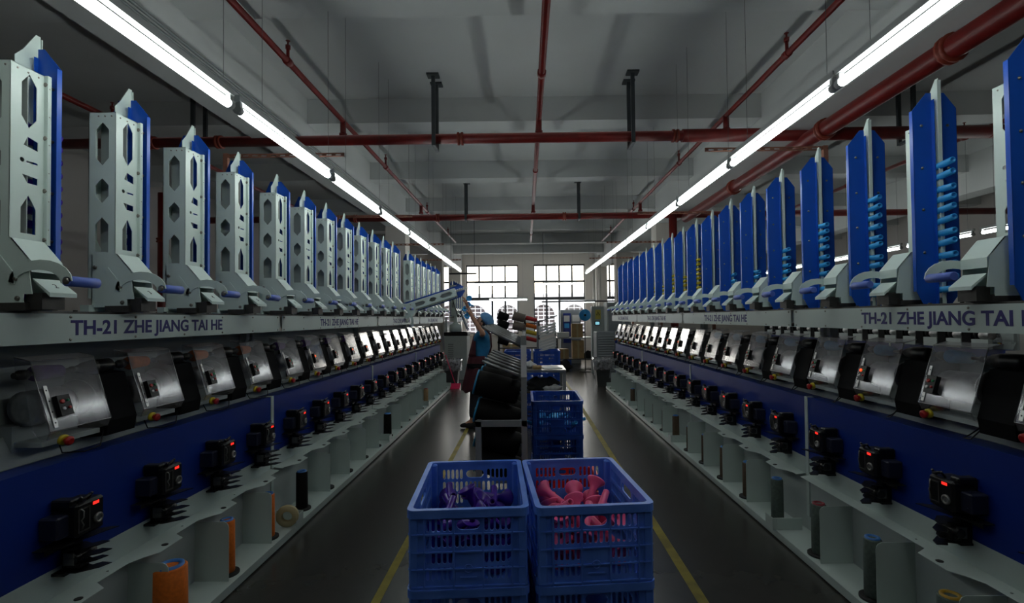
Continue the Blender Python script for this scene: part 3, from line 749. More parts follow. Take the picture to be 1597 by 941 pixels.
# outside: ground and a neighbouring pale building with arched openings
tag(B(-30, 30, YF+.5, 60, -.3, -.2).build('outside_ground', 'ground_out'), kind='structure')
FY = 31.0
fw = []
def arch(cx, z0, w, h):
    P = [(cx-w/2, z0), (cx+w/2, z0), (cx+w/2, z0+h-w/2)]
    for i in range(1, 10): a = PI*i/10; P.append((cx + w/2*math.cos(a), z0+h-w/2 + w/2*math.sin(a)))
    P.append((cx-w/2, z0+h-w/2)); return P
archx = [-4.9, -3.0, -1.1, .8, 2.7, 4.6]
archx = [(x - VPX)/F*FY for x in (700, 741, 791.5, 848, 896, 950)]
loops = [rect(-9, 9, -.2, 2.95)] + [arch(x, .2, 1.36, 2.18) for x in archx]
nb = empty('neighbour_building', (0, FY, 0))
tag(nb, 'pale neighbouring building with arched openings seen through the lower windows', 'building')
MB().plate(loops, (0, .3, 0), (1,0,0), (0,0,1), .3).build('facade_wall', 'facade', nb)
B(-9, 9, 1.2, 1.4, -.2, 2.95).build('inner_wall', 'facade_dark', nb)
B(-9.2, 9.2, -.15, 1.6, 2.95, 3.05).build('roof_edge', 'facade', nb)
for x in archx:
    s_ = MB()
    for q in range(9): s_.box(x-.68, x+.68, .14, .17, .3+q*.23, .34+q*.23)
    for q in (-1, 0, 1): s_.box(x+q*.34-.02, x+q*.34+.02, .12, .16, .2, 2.34)
    s_.build('lattice', 'facade', nb)

# ---------------------------------------------------------------- tube lights
def make_tube(L=1.2):
    root = empty('tube_light', (0,0,0))
    MB().lathe((0,.03,0), (0,1,0), [(0,.020),(.01,.021),(L-.07,.021),(L-.06,.020)], 12).build('glass_tube', 'tube_glow', root)
    for y0, y1 in ((0,.03), (L-.03, L)):
        MB().lathe((0,y0,0), (0,1,0), [(0,.021),(.03,.021)], 12).build('end_cap', 'batten', root)
    MB().box(-.016, .016, 0, L, .045, .075).box(-.012, .012, .01, .03, .018, .042).box(-.012, .012, L-.03, L-.01, .018, .042).build('batten', 'batten', root)
    for y in (.15, L-.15):
        MB().cyl((.05, y, .07), (.05, y, ZC-2.60), .0013, 4).build('suspension_wire', 'hanger_dark', root)
    return root
tb = make_tube(); first = True
def tube_at(x, y, z, lab, grp, rz=0):
    global first
    o = tb if first else copy_tree(tb); first = False
    o.location = (x, y, z); o.rotation_euler = (0, 0, rz); tag(o, lab, 'tube light', grp); return o
for side, x in (('left', -1.435), ('right', 1.45)):
    pt = 1.245 if side == 'left' else 1.215; y = (2.50 if side == 'left' else 2.34) - pt*4; n = 0
    while y < 11.0:
        vis = y > 1.0
        if y > -1.0:
            lab = ('glowing ceiling tube light of the %s row, %s from the camera' % (side, ORD[n])) if vis else 'tube light of the %s row above and behind the camera' % side
            tube_at(x, y, 2.61, lab, '%s row of tube lights' % side)
            if vis: n += 1
        y += pt
for n in range(10):
    tube_at(6.0, 4.2 + n*1.3, 2.61, 'tube light of the row over the far right aisle, %s from the camera' % ORD[n], 'tube lights over the far right aisle')
tube_at(at(762, 466, 15.5).x, 15.5, 2.12, 'left tube light hanging across the room before the far windows', 'tube lights before the far windows', -PI/2)
tube_at(at(873, 470, 17).x, 17, 2.08, 'right tube light hanging across the room before the far windows', 'tube lights before the far windows', -PI/2)

for q, xx in enumerate((-1.70, .72)):  # two added tubes, put in only to brighten the far wall
    tube_at(xx - .1, 17.9, 2.75, 'added high fill tube light close before the %s far window' % ('left', 'right')[q], 'added fill tubes close to the far windows', -PI/2)
# ---------------------------------------------------------------- red sprinkler piping
def flange(m, p, ax, r): 
    m.lathe(Vector(p) - Vector(ax)*.03, ax, [(0,r),(0,r*1.28),(.02,r*1.28),(.022,r*1.1),(.038,r*1.1),(.04,r*1.28),(.06,r*1.28),(.06,r)], 14, cap0=False, cap1=False)
def pipe_thing(name, a, b, r, lab, grp=None, flanges=(), heads=(), cat='pipe'):
    a = Vector(a); b = Vector(b); d = (b-a); o = MB().cyl(a, b, r, 14).build(name, 'pipe_red'); tag(o, lab, cat, grp)
    for t in flanges:
        m = MB(); flange(m, a + d*t, d.normalized(), r); m.build('coupling', 'pipe_orange', o)
    for t in heads:
        p = a + d*t; m = MB().cyl(p, p + Vector((0,0,.10)), .013, 8).cyl(p+Vector((0,0,.10)), p+Vector((0,0,.13)), .02, 8).cyl(p + Vector((0,0,.13)), p + Vector((0,0,.165)), .007, 6)
        m.lathe(p + Vector((0,0,.165)), (0,0,1), [(0,.018),(.003,.018)], 8)
        m.lathe(p - d.normalized()*.03, d, [(0,r*1.35),(.06,r*1.35)], 10)
        m.build('sprinkler_head', 'pipe_red', o)
    return o
for i, (Y, zz, nm) in enumerate(((5.16, 3.40, 'near'), (9.05, 3.37, 'far'))):
    pipe_thing('sprinkler_main', (XL+.1, Y, zz), (XR-.1, Y, zz), .052 if i == 0 else .057, 'thick red sprinkler pipe crossing the ceiling, the %s one' % nm, 'red mains across the room',
               [(x - XL)/(XR-XL) for x in ((-3.9,-3.2,-.68,1.55,4.8) if i == 0 else (-3.1,-1.6,.7))])
    MB()
# thicker right half of the near main
o = MB().cyl((1.62, 5.16, 3.40), (5.3, 5.16, 3.40), .066, 14).build('pipe_sleeve', 'pipe_red', bpy.data.objects['sprinkler_main'])
for i, (x, xr, nm) in enumerate(((-1.86, 0, 'left'), (.155, 0, 'middle'), (2.07, 0, 'right'))):
    pipe_thing('branch_pipe', (x, .4, 3.60), (x, 13.5, 3.60), .024 if i != 1 else .028, 'thin red branch pipe running down the ceiling on the %s' % nm, 'red branch pipes',
               (), [(y-.4)/13.1 for y in ((3.95, 6.75, 9.6, 12.2) if i != 1 else (4.2, 7.0, 9.9, 12.3))])
    mains = bpy.data.objects['branch_pipe' + ('' if i == 0 else '.%03d' % i)]
    for Y in (5.16, 9.05):
        MB().cyl((x, Y, 3.44), (x, Y, 3.60), .030, 10).lathe((x, Y, 3.44), (0,0,1), [(0,.04),(.03,.04)], 10).build('riser', 'pipe_red', mains)
pipe_thing('trunk_pipe', (2.86, .6, 3.33), (2.86, 9.0, 3.30), .078, 'thickest red pipe running along the right side of the ceiling', None, (.33, .5, .75))
pipe_thing('wall_branch_pipe', (-4.05, .5, 3.55), (-4.05, 11, 3.55), .026, 'thin red branch pipe over the space behind the left machine', 'outer red branch pipes', (), (.21, .42, .6))
pipe_thing('wall_branch_pipe', (5.0, .5, 3.55), (5.0, 11, 3.55), .026, 'thin red branch pipe over the space behind the right machine', 'outer red branch pipes', (), (.32, .5, .7))
pipe_thing('standpipe', (-5.2, 7.2, 0), (-5.2, 7.2, 3.4), .06, 'red vertical standpipe behind the left machine', None, (.5, .8))
pipe_thing('standpipe', (2.62, 8.95, 0), (2.62, 8.95, 3.35), .07, 'red vertical standpipe behind the right machine', None, (.8,))
# pairs of dark hangers holding the mains
hx = {5.16: ((-.91,), (1.12,)), 9.05: ((-1.05,), (.98,)), }
n = 0
for (x, Y, nm) in ((-.91,5.16,'near pipe, left of the middle'), (1.10,5.16,'near pipe, right of the middle'), (-1.05,9.05,'far pipe, left of the middle'), (.97,9.05,'far pipe, right of the middle'),
                   (-3.35,5.16,'near pipe beyond the left girder'), (3.9,5.16,'near pipe beyond the right girder')):
    h = empty('pipe_hanger', (x, Y, ZC)); tag(h, 'dark steel hanger on the %s' % nm, 'pipe hanger', 'dark pipe hangers')
    for dy in (-.10, .10):
        MB().box(-.018, .018, dy-.014, dy+.014, 3.32-ZC, 0).box(-.06, .06, dy-.05, dy+.05, -.018, 0).build('rod', 'hanger_dark', h)
    MB().box(-.018, .018, -.114, .114, 3.30-ZC, 3.325-ZC).build('cradle', 'hanger_dark', h)
# conduit along the left girder and slotted angle brackets by the section joints
o = MB().tube([(-2.30, .3, 3.44), (-2.30, 12, 3.44)], .012, 6).tube([(-2.34, .3, 3.43), (-2.34, 12, 3.43)], .010, 6).build('conduit', 'conduit'); tag(o, 'pair of grey conduits running under the left girder', 'conduit')
for side in (-1, 1):
    for q, Y in enumerate((4.05, 6.5, 9.0, 11.4)):
        sl = [stad(1.50 + i*.075, 2.885, .045, .010) for i in range(12)]
        m = MB().plate([rect(1.45, 2.42, 2.868, 2.902)] + sl, (0, Y, 0), (1,0,0), (0,0,1), .003).box(1.45, 2.42, Y-.03, Y, 2.868, 2.871)
        o = empty('slotted_angle_arm', (0, 0, 0)); tag(o, 'rusty slotted angle arm beside the lights on the %s, %s from the camera' % ('left' if side < 0 else 'right', ORD[q]), 'bracket', 'slotted angle arms')
        if side < 0: m.v = [(-v[0], v[1], v[2]) for v in m.v]; m.f = [f[::-1] for f in m.f]
        m.build('arm', 'rust_angle', o)
        B(side*2.40-.018, side*2.40+.018, Y-.03, Y+.003, 0.0, 2.90).build('post', 'rust_angle', o)

# ---------------------------------------------------------------- world and colour
w = bpy.data.worlds.new('World'); bpy.context.scene.world = w; w.use_nodes = True
bg = w.node_tree.nodes['Background']
sky = w.node_tree.nodes.new('ShaderNodeTexSky'); sky.sky_type = 'NISHITA'; sky.sun_disc = False; sky.sun_elevation = math.radians(50); sky.air_density = 1.5; sky.dust_density = 6
mixn = w.node_tree.nodes.new('ShaderNodeMix'); mixn.data_type = 'RGBA'; mixn.inputs[0].default_value = .85
w.node_tree.links.new(sky.outputs[0], mixn.inputs[6]); mixn.inputs[7].default_value = (1, 1, 1, 1)
w.node_tree.links.new(mixn.outputs[2], bg.inputs[0]); bg.inputs[1].default_value = 4.5
vs = bpy.context.scene.view_settings
vs.view_transform = 'Standard'; vs.look = 'None'; vs.gamma = 1.0; vs.exposure = -.35; vs.use_curve_mapping = False
cy = bpy.context.scene.cycles
cy.max_bounces = 8; cy.diffuse_bounces = 3; cy.glossy_bounces = 3; cy.transparent_max_bounces = 24
cy.caustics_reflective = False; cy.caustics_refractive = False; cy.use_denoising = True; cy.sample_clamp_indirect = 4.0
# ---------------------------------------------------------------- third machine, far right, seen under the header beam
hs3 = heads[False]
secs3 = [o for o in bpy.data.objects if o.name.startswith('winding_machine') and o.parent is None and 'right' in o['label']][0]
for j in range(3):
    o = copy_tree(secs3); o.location = (7.35, 9.1 + S*j, 0)
    tag(o, '%s section of the low machine row far behind the right machine' % ('nearest','middle','farthest')[j], 'machine', 'sections of the far right machine')
for k in range(15):
    o = copy_tree(hs3); o.location = (7.35, 8.05 + .49*k, .986)
    tag(o, 'winding head of the row seen beneath the right header beam, %s from the camera' % ORD[k], 'winding head', 'winding heads of the far right machine')
o = copy_tree([o for o in bpy.data.objects if o.name.startswith('winding_machine') and o.parent is None and 'left' in o['label']][0])
o.location = (-2.05, 15.4, 0); tag(o, 'separate machine section standing beyond the end of the left machine', 'machine')
for k in range(4):
    c = copy_tree(cre0); c.location = (-2.05, 14.5 + .49*k, 1.597); c.rotation_euler = (0, 0, PI/2)
    tag(c, 'bobbin tower on the separate machine beyond the left machine, %s from the camera' % ORD[k], 'bobbin tower', 'far bobbin towers')

# ---------------------------------------------------------------- crates
def crate_meshes(W, L, H, m, cols=5):
    t = .010; sh = MB(); rim = MB(); fb = MB()
    def wall(w, blank):
        lp = [rect(-w/2, w/2, 0, H)]
        gx = (w - .09) / 3; rows = [H*.797, H*.593, H*.39, H*.187]
        n = cols if w < .5 else cols + 3
        for ri, z in enumerate(rows):
            for g in (-1, 0, 1):
                if g == 0 and (ri == 0 or (blank and ri >= 2)): continue
                for c in range(n):
                    x = g*gx + (c - (n-1)/2) * (gx*.965) / n
                    lp.append(stad(x, z, min(.0135, gx*.62/n), H*.165, 3))
        lp.append(stad(0, H*.80, gx*.80, H*.13, 5))
        return lp
    lw = wall(W - 2*t, True); ll = wall(L - 2*t, False)
    sh.plate(lw, (0, -L/2+t, 0), (1,0,0), (0,0,1), t*.6)
    b = MB().plate(lw, (0, -L/2+t, 0), (1,0,0), (0,0,1), t*.6); b.xf(Matrix.Rotation(PI, 4, 'Z')); sh._j(b)
    for a in (PI/2, -PI/2):
        b = MB().plate(ll, (0, -W/2+t, 0), (1,0,0), (0,0,1), t*.6); b.xf(Matrix.Rotation(a, 4, 'Z')); sh._j(b)
    # corner posts and ribs
    for sx in (-1, 1):
        for sy in (-1, 1):
            x, y = sx*(W/2-.018), sy*(L/2-.018)
            sh.bbox(x-.018, x+.018, y-.018, y+.018, 0, H-.004, .006)
    for z in (H*.02, H*.24, H*.455, H*.68, H*.90):
        sh.box(-W/2+.01, W/2-.01, -L/2-.003, -L/2+.004, z, z+.005).box(-W/2+.01, W/2-.01, L/2-.004, L/2+.003, z, z+.005)
        sh.box(-W/2-.003, -W/2+.004, -L/2+.01, L/2-.01, z, z+.005).box(W/2-.004, W/2+.003, -L/2+.01, L/2-.01, z, z+.005)
    gx = (W-.09-.02)/3
    for x in (-gx*1.5, -gx*.5, gx*.5, gx*1.5):
        sh.box(x-.003, x+.003, -L/2-.003, -L/2+.004, 0, H-.01).box(x-.003, x+.003, L/2-.004, L/2+.003, 0, H-.01)
    gl = (L-.09-.02)/3
    for x in (-gl*1.5, -gl*.5, gl*.5, gl*1.5):
        sh.box(-W/2-.003, -W/2+.004, x-.003, x+.003, 0, H-.01).box(W/2-.004, W/2+.003, x-.003, x+.003, 0, H-.01)
    # rounded rim
    def rr(w, l, r, n=5):
        P = []
        for cx, cy, a0 in ((w/2-r, l/2-r, 0), (-w/2+r, l/2-r, PI/2), (-w/2+r, -l/2+r, PI), (w/2-r, -l/2+r, 1.5*PI)):
            for i in range(n+1): a = a0 + PI/2*i/n; P.append((cx + r*math.cos(a), cy + r*math.sin(a)))
        return P
    rim.plate([rr(W+.016, L+.016, .03), rr(W-.026, L-.026, .022)], (0,0,H-.008), (1,0,0), (0,1,0), .010)
    rim.plate([rr(W+.016, L+.016, .03), rr(W+.009, L+.009, .028)], (0,0,H-.028), (1,0,0), (0,1,0), .022)
    fl_ = [rect(-W/2+.02, W/2-.02, -L/2+.02, L/2-.02)]
    fb.plate(fl_, (0,0,.004), (1,0,0), (0,1,0), .006)
    em = MB()
    em.lathe((0,-L/2+.0005,H*.25), (0,-1,0), [(0,.016),(.002,.016),(.002,.013),(0,.013)], 18, False, False)
    em.box(-.03, .03, -L/2-.001, -L/2+.001, H*.13, H*.145)
    em.box(-.008, -.004, -L/2-.001, -L/2+.001, H*.22, H*.28).box(.004, .008, -L/2-.001, -L/2+.001, H*.22, H*.28)
    return sh.mesh('shell', m), rim.mesh('rim', m), fb.mesh('crate_floor', m), em.mesh('emblem', m)
CM = {}
def crate(x, y, z, rz, lab, grp=None, m='crate_blue', W=.43, L=.62, H=.285, cols=5, emb=False):
    key = (m, W, L, H)
    if key not in CM: CM[key] = crate_meshes(W, L, H, m, cols)
    root = empty('crate', (x, y, z), rz)
    for nm, me in zip(('shell', 'rim', 'crate_floor') + (('emblem',) if emb else ()), CM[key]):
        o = bpy.data.objects.new(nm, me); C.objects.link(o); o.parent = root
    tag(root, lab, 'crate', grp); return root
lv = ['on the floor', 'in the middle', 'on top']
A0, A1 = math.radians(3.4), math.radians(5.2)
for k in range(3):
    crate(-.236, 2.165, .286*k, A0, 'large blue slotted crate in the left foreground stack, ' + lv[k], 'front left crate stack', emb=(k == 2))
    crate(.222, 2.19, .286*k, A1, 'large blue slotted crate in the right foreground stack, ' + lv[k], 'front right crate stack', emb=(k == 2))
def pile(cx, cy, rz, z0, layers, per, cols, word, grp, top):
    rnd = random.Random(5 if word == 'left' else 11); n = 0
    for l in range(layers):
        for q in range(per):
            gx, gy = q % 3, q // 3
            u = .095*(gx-1) + rnd.uniform(-.015, .015); v = -.165 + .33*gy/max(1, per//3-1) + rnd.uniform(-.02, .02)
            z = z0 + .045 + l*.058 + rnd.uniform(-.004, .008)
            up = (l == layers-1)
            pit = rnd.uniform(-.2, .25) if not up else rnd.choice([.75, .3, -.6, .5, -.35, .95, .1, 1.1])
            yaw = rnd.uniform(0, 2*PI) if abs(u) < .05 and abs(v) < .13 else (rnd.choice([-1, 1])*PI/2 + rnd.uniform(-.5, .5) if abs(v) < .13 else math.atan2(v, u + .001) + PI + rnd.uniform(-.4, .4) )
            c, s_ = math.cos(rz), math.sin(rz)
            M = Matrix.Translation((cx + u*c - v*s_, cy + u*s_ + v*c, z)) @ Matrix.Rotation(yaw + rz, 4, 'Z') @ Matrix.Rotation(pit, 4, 'Y') @ Matrix.Translation((-.065, 0, 0))
            col = cols[rnd.randrange(len(cols))] if not callable(cols) else cols(u, v, l)
            add_bobbin(col, M, '%s trumpet bobbin heaped in the front %s crate' % (col, word), grp); n += 1
pile(-.236, 2.165, A0, .575, 3, 15, ['purple'], 'left', 'purple bobbins heaped in the front left crate', 0)
pile(.222, 2.19, A1, .575, 2, 15, ['pink'], 'right', 'pink bobbins heaped in the front right crate', 0)
pile(.222, 2.17, A1, .69, 1, 9, ['pink'], 'right', 'pink bobbins heaped in the front right crate', 0)
# red crate with cream cones behind the right foreground stack
crate(.20, 2.90, 0, 0, 'navy crate on the floor just behind the right foreground stack', None, 'crate_navy', .40, .50, .22)
crate(.20, 2.90, .221, 0, 'navy crate between a navy crate and a red crate', None, 'crate_navy', .40, .50, .22)
crate(.20, 2.90, .442, 0, 'red crate holding cream cones behind the right foreground stack', None, 'red_plastic', .40, .50, .20)
for q in range(5):
    o = MB().lathe((0,0,0), (0,0,1), [(0,.03),(.01,.036),(.12,.022),(.13,.016)], 14).build('cream_cone', 'cream'); o.location = (.07 + .065*q, 2.74 + .02*(q % 2), .452)
    tag(o, 'cream cone standing in the red crate, %s from the left' % ORD[q], 'cone', 'cream cones in the red crate')
# crate stack behind
SX, SY = .255, 4.52
for k in range(3):
    crate(SX, SY, .286*k, 0, 'dark blue slotted crate in the second stack along the aisle, ' + lv[k], 'second crate stack', 'crate_deep', .42, .60)
rnd = random.Random(3)
for q in range(12):
    M = Matrix.Translation((SX - .12 + .12*(q % 3) + rnd.uniform(-.02,.02), SY - .2 + .13*(q//3), .575 + .06 + .02*(q % 2))) @ Matrix.Rotation(rnd.uniform(0, 6), 4, 'Z') @ Matrix.Rotation(rnd.uniform(-.5, .1), 4, 'Y')
    add_bobbin('cyan', M, 'cyan trumpet bobbin lying in the top dark blue crate', 'cyan bobbins in the dark blue crate')
for k in range(3): crate(-.14, 8.6, .15 + .286*k, 0, 'blue crate in the stack behind the steel table, left column, ' + lv[k].replace('on the floor', 'at the bottom'), 'crates behind the steel table', 'crate_deep', .43, .6)
for k in range(3): crate(.34, 8.6, .15 + .286*k, 0, 'blue crate in the stack behind the steel table, right column, ' + lv[k].replace('on the floor', 'at the bottom'), 'crates behind the steel table', 'crate_deep', .43, .6)
m = MB()
for y in (8.35, 8.6, 8.85): m.box(-.4, .6, y-.05, y+.05, 0, .09)
for x in range(7): m.box(-.4+x*.145, -.4+x*.145+.12, 8.28, 8.92, .09, .115)
m.box(-.4, .6, 8.28, 8.92, .115, .149); tag(m.build('pallet', 'carton'), 'low wooden pallet beneath the blue crates behind the steel table', 'pallet')
for k in range(3): crate(.08, 7.35, .286*k, PI/2, 'blue crate lying crosswise behind the steel table, ' + lv[k], 'crosswise crate stack', 'crate_deep', .43, .6)
crate(1.20, 16.9, 0, .1, 'flat blue crate on the floor in front of the far work table', None, 'crate_deep', .5, .6, .22)

# ---------------------------------------------------------------- yarn cone rack beside the crates
def bar(m, a, b, w=.018):
    a = Vector(a); b = Vector(b); d = (b-a).normalized(); u = d.orthogonal().normalized() if abs(d.z) < .9 else Vector((1,0,0)); v = d.cross(u)
    if abs(d.z) < .9: u = d.cross(Vector((0,0,1))).normalized(); v = d.cross(u)
    V = [p + u*i*w + v*j*w for p in (a, b) for i, j in ((-1,-1),(1,-1),(1,1),(-1,1))]
    return m.add(V, [(0,1,2,3),(7,6,5,4),(0,4,5,1),(1,5,6,2),(2,6,7,3),(3,7,4,0)])
rk = empty('cone_rack', (-.16, 3.9, 0)); tag(rk, 'grey steel peg rack carrying big black yarn cones beside the crate stacks', 'rack')
def rb(name, m, mm): o = m.build(name, mm, rk, (-.16, 3.9, 0)); return o
for y in (3.2, 4.55):
    rb('upright', bar(MB(), (-.016, y, .04), (-.016, y, 1.44)), 'steel_paint')
    rb('short_upright', bar(MB(), (-.305, y, .04), (-.305, y, .905)), 'steel_paint')
    rb('cross_bar', bar(MB(), (-.323, y, .89), (0, y, .89)), 'steel_paint')
    rb('cross_bar', bar(MB(), (-.323, y, .10), (0, y, .10)), 'steel_paint')
rb('label_plate', B(-.034, .002, 3.175, 3.181, 1.18, 1.38), 'paper')
for z in (.10, .58, .76, .93, 1.10, 1.20, 1.37, 1.42): rb('rail', bar(MB(), (-.016, 3.2, z), (-.016, 4.55, z), .012), 'steel_paint')
rb('rail', bar(MB(), (-.305, 3.2, .89), (-.305, 4.55, .89), .014), 'steel_paint'); rb('rail', bar(MB(), (-.305, 3.2, .10), (-.305, 4.55, .10), .014), 'steel_paint')
for (x, y) in ((-.016,3.25),(-.305,3.25),(-.016,4.5),(-.305,4.5)):
    rb('caster', MB().lathe((x-.012, y, .032), (1,0,0), [(0,.03),(.024,.03)], 14), 'rubber')
for lev, (z0, z1, xl) in enumerate(((1.365, 1.495, -.27), (1.175, 1.275, -.27))):
    for q in range(6):
        y = 3.24 + .22*q
        rb('peg', MB().cyl((-.02, y, z0), (xl, y, z1), .010, 10).cyl((xl, y, z1), (xl-.012, y, z1+.005), .008, 8), 'pegs')
for lev, z in enumerate((1.085, .905, .745, .585)):
    for q, y in enumerate((3.33, 3.62, 3.92, 4.22)):
        rb('peg', MB().cyl((-.02, y, z-.03), (-.34, y, z+.055), .010, 8), 'pegs')
        o = empty('yarn_cone', (-.335, y, z+.052)); o.rotation_euler = (0, math.radians(105), 0)
        MB().lathe((0,0,.012), (0,0,1), [(0,.070),(.004,.082),(.12,.084),(.27,.078),(.285,.06)], 24).build('yarn', 'yarn_black', o)
        MB().lathe((0,0,0), (0,0,1), [(0,.05),(0,.080),(.004,.084),(.012,.082)], 24).build('flange', 'core_cyan', o)
        tag(o, 'big black yarn cone on the peg rack, %s row down, %s from the front' % (ORD[lev], ORD[q]), 'yarn cone', 'black yarn cones on the peg rack')
# second rack with black, brown and coloured cones
r2 = empty('cone_rack', (-.1, 9.2, 0)); tag(r2, 'second peg rack with brown, black and coloured cones behind the steel table', 'rack')
for x, y, z in ((-.02, 9.35, 1.62), (-.50, 9.35, 1.62), (.24, 9.35, 1.5)):
    bar(MB(), (x, y, 0), (x, y, z)).build('upright', 'dark_steel', r2, (-.1, 9.2, 0))
for z in (.3, 1.0, 1.45): bar(MB(), (-.5, 9.35, z), (.24, 9.35, z), .012).build('rail', 'dark_steel', r2, (-.1, 9.2, 0))
def cone2(x, z, L, r, col, ang, lab):
    o = MB().lathe((0,0,0), (0,0,1), [(0,r*.9),(.005,r),(L*.9,r*.9),(L,r*.6)], 18).build('yarn_cone', 'yarn_'+col); o.location = (x, 9.20, z); o.rotation_euler = (0, math.radians(ang), 0); tag(o, lab, 'yarn cone', 'cones on the second rack')
for q, z in enumerate((1.60, 1.43)): cone2(-.235, z, .23, .082, 'taupe', 105, '%s shiny taupe yarn cone on the second rack' % ('upper', 'lower')[q])
for q, z in enumerate((1.62, 1.47, 1.32, 1.17)): cone2(-.50, z, .20, .075, 'black', 108, 'black yarn cone in the left column of the second rack, %s from the top' % ORD[q])
for q, (z, c) in enumerate(((1.56, 'red'), (1.43, 'orange'), (1.31, 'yellow'), (1.19, 'red'))): cone2(.0, z, .21, .04, c, 104, '%s slim yarn cone on the second rack, %s from the top' % (c, ORD[q]))
r3 = empty('white_cone_rack', (.36, 8.9, 0)); tag(r3, 'small rack with two tilted white slatted trays right of the second rack', 'rack')
for x in (.20, .52): bar(MB(), (x, 9.0, 0), (x, 9.0, 1.5 if x < .3 else 1.3), .012).build('upright', 'steel_paint', r3, (.36, 8.9, 0))
for z in (1.31, 1.07, 1.50):
    m = MB()
    if z < 1.4:
        for q in range(4): bar(m, (.23, 8.75+.02*q, z-.09+.05*q), (.52, 8.75+.02*q, z-.0+.05*q), .017)
        bar(m, (.24, 8.9, z-.06), (.24, 8.9, z+.10), .02); bar(m, (.50, 8.9, z), (.50, 8.9, z+.15), .02)
    else:
        for q in range(2): bar(m, (.22, 8.75+.1*q, z-.02), (.54, 8.75+.1*q, z+.09), .010)
    m.build('slatted_tray', 'yarn_white' if z < 1.4 else 'pegs', r3, (.36, 8.9, 0))

# ---------------------------------------------------------------- steel table with cloths
tb_ = empty('steel_table', (.21, 6.3, 0)); tag(tb_, 'small steel table with a lower shelf between the racks and crates', 'table')
o6 = (.21, 6.3, 0)
B(-.05, .47, 6.0, 6.6, .905, .935).build('table_top', 'steel', tb_, o6)
B(-.03, .45, 6.02, 6.58, .66, .675).build('shelf', 'dark_steel', tb_, o6)
for x in (-.03, .45):
    for y in (6.02, 6.58): bar(MB(), (x, y, 0), (x, y, .905)).build('leg', 'steel_paint', tb_, o6)
def lump(name, m, c, r, seed, lab, cat):
    rr_ = random.Random(seed); mb = MB().ball((0,0,0), r[0], r[1], r[2], 22, 14)
    ph = [rr_.uniform(0, 6) for _ in range(6)]
    mb.v = [(x*(1+.22*math.sin(9*y/r[1]*.5+ph[0])+.12*math.sin(7*z/r[2]+ph[1])), y*(1+.2*math.sin(5*x/r[0]+ph[2])), max(z*(1+.3*math.sin(6*x/r[0]+ph[3])*math.cos(4*y/r[1]+ph[4])), -r[2]*.55)) for x, y, z in mb.v]
    o = mb.build(name, m); o.location = c; tag(o, lab, cat); return o
lump('cloth_bundle', 'cloth_black', (.20, 6.18, .675+.056), (.18, .12, .10), 1, 'black patterned cloth bundle on the lower shelf of the steel table', 'cloth')
lump('cloth_bundle', 'cloth_white', (.30, 6.12, .675+.029), (.13, .08, .05), 2, 'white cloth lying under the black bundle on the steel table shelf', 'cloth')
lump('cloth_bundle', 'cloth_white', (.04, 6.30, .935+.028), (.07, .10, .05), 4, 'small crumpled white rag on top of the steel table', 'cloth')
o = B(-.11, .11, -.15, .15, 0, .008).build('paper_stack', 'paper'); o.location = (.30, 6.25, .935); o.rotation_euler = (0,0,.2); tag(o, 'sheaf of white paper on top of the steel table', 'paper')
mb = MB().lathe((0,0,0), (0,0,1), [(0,.05),(.003,.055),(.04,.055),(.04,.045)], 16); o = mb.build('tape_roll', 'carton'); o.location = (.13, 6.15, .935); tag(o, 'brown roll of tape on top of the steel table', 'tape roll')

# ---------------------------------------------------------------- bins, dustpan, cabinets and cooler at the far end
def bin_(x, y, lab, grp):
    r = empty('waste_bin', (x, y, 0)); tag(r, lab, 'waste bin', grp)
    def ring(w, d, z): return [(-w/2,-d/2,z),(w/2,-d/2,z),(w/2,d/2,z),(-w/2,d/2,z)]
    m = MB(); L_ = [ring(.24,.24,0), ring(.34,.34,.55), ring(.37,.37,.555), ring(.37,.37,.585), ring(.33,.33,.585), ring(.23,.23,.02)]
    V = sum(L_, []); Fc = [(0,3,2,1)]
    for k in range(len(L_)-1):
        for i in range(4): j = (i+1) % 4; Fc.append((k*4+i, k*4+j, (k+1)*4+j, (k+1)*4+i))
    Fc.append(tuple((len(L_)-1)*4+i for i in range(4))); m.add(V, Fc); m.build('bin_body', 'bin_grey', r)
    b = MB(); V = []; n = 28; Fc = []
    rr_ = random.Random(int(x*10)+50)
    for k, (rad, z) in enumerate(((.24,.40),(.255,.52),(.262,.60),(.23,.63),(.19,.58),(.17,.45))):
        for i in range(n):
            a = 2*PI*i/n; q = max(abs(math.cos(a)), abs(math.sin(a))); f = .80/q + .2
            rr2 = rad*.87*f*(1+.05*rr_.uniform(-1,1)); V.append((rr2*math.cos(a), rr2*math.sin(a), z + rr_.uniform(-.015,.015) - (.05*rr_.random() if k == 0 else 0)))
    for k in range(5):
        for i in range(n): j = (i+1) % n; Fc.append((k*n+i, k*n+j, (k+1)*n+j, (k+1)*n+i))
    b.add(V, Fc, True); b.build('liner_bag', 'bag_film', r); return r
bin_(1.72, 11.55, 'dark bin with clear liner at the far end of the right machine', 'bins at the machine ends')
bin_(-1.70, 11.65, 'dark bin with clear liner at the far end of the left machine', 'bins at the machine ends')
dp = empty('dustpan', (-1.60, 11.30, 0)); tag(dp, 'pink long-handled dustpan beside the left bin', 'dustpan')
MB().add([(-.12,-.1,0),(.12,-.1,0),(.12,.12,0),(-.12,.12,0),(-.12,-.1,.01),(.12,-.1,.01),(.12,.12,.10),(-.12,.12,.10)], [(0,3,2,1),(4,5,6,7),(0,1,5,4),(1,2,6,5),(2,3,7,6),(3,0,4,7)]).build('pan', 'pink_pan', dp)
MB().tube([(0,.11,.08),(-.08,.06,.35),(-.20,.0,.75)], .011, 8).build('handle', 'pink_pan', dp)
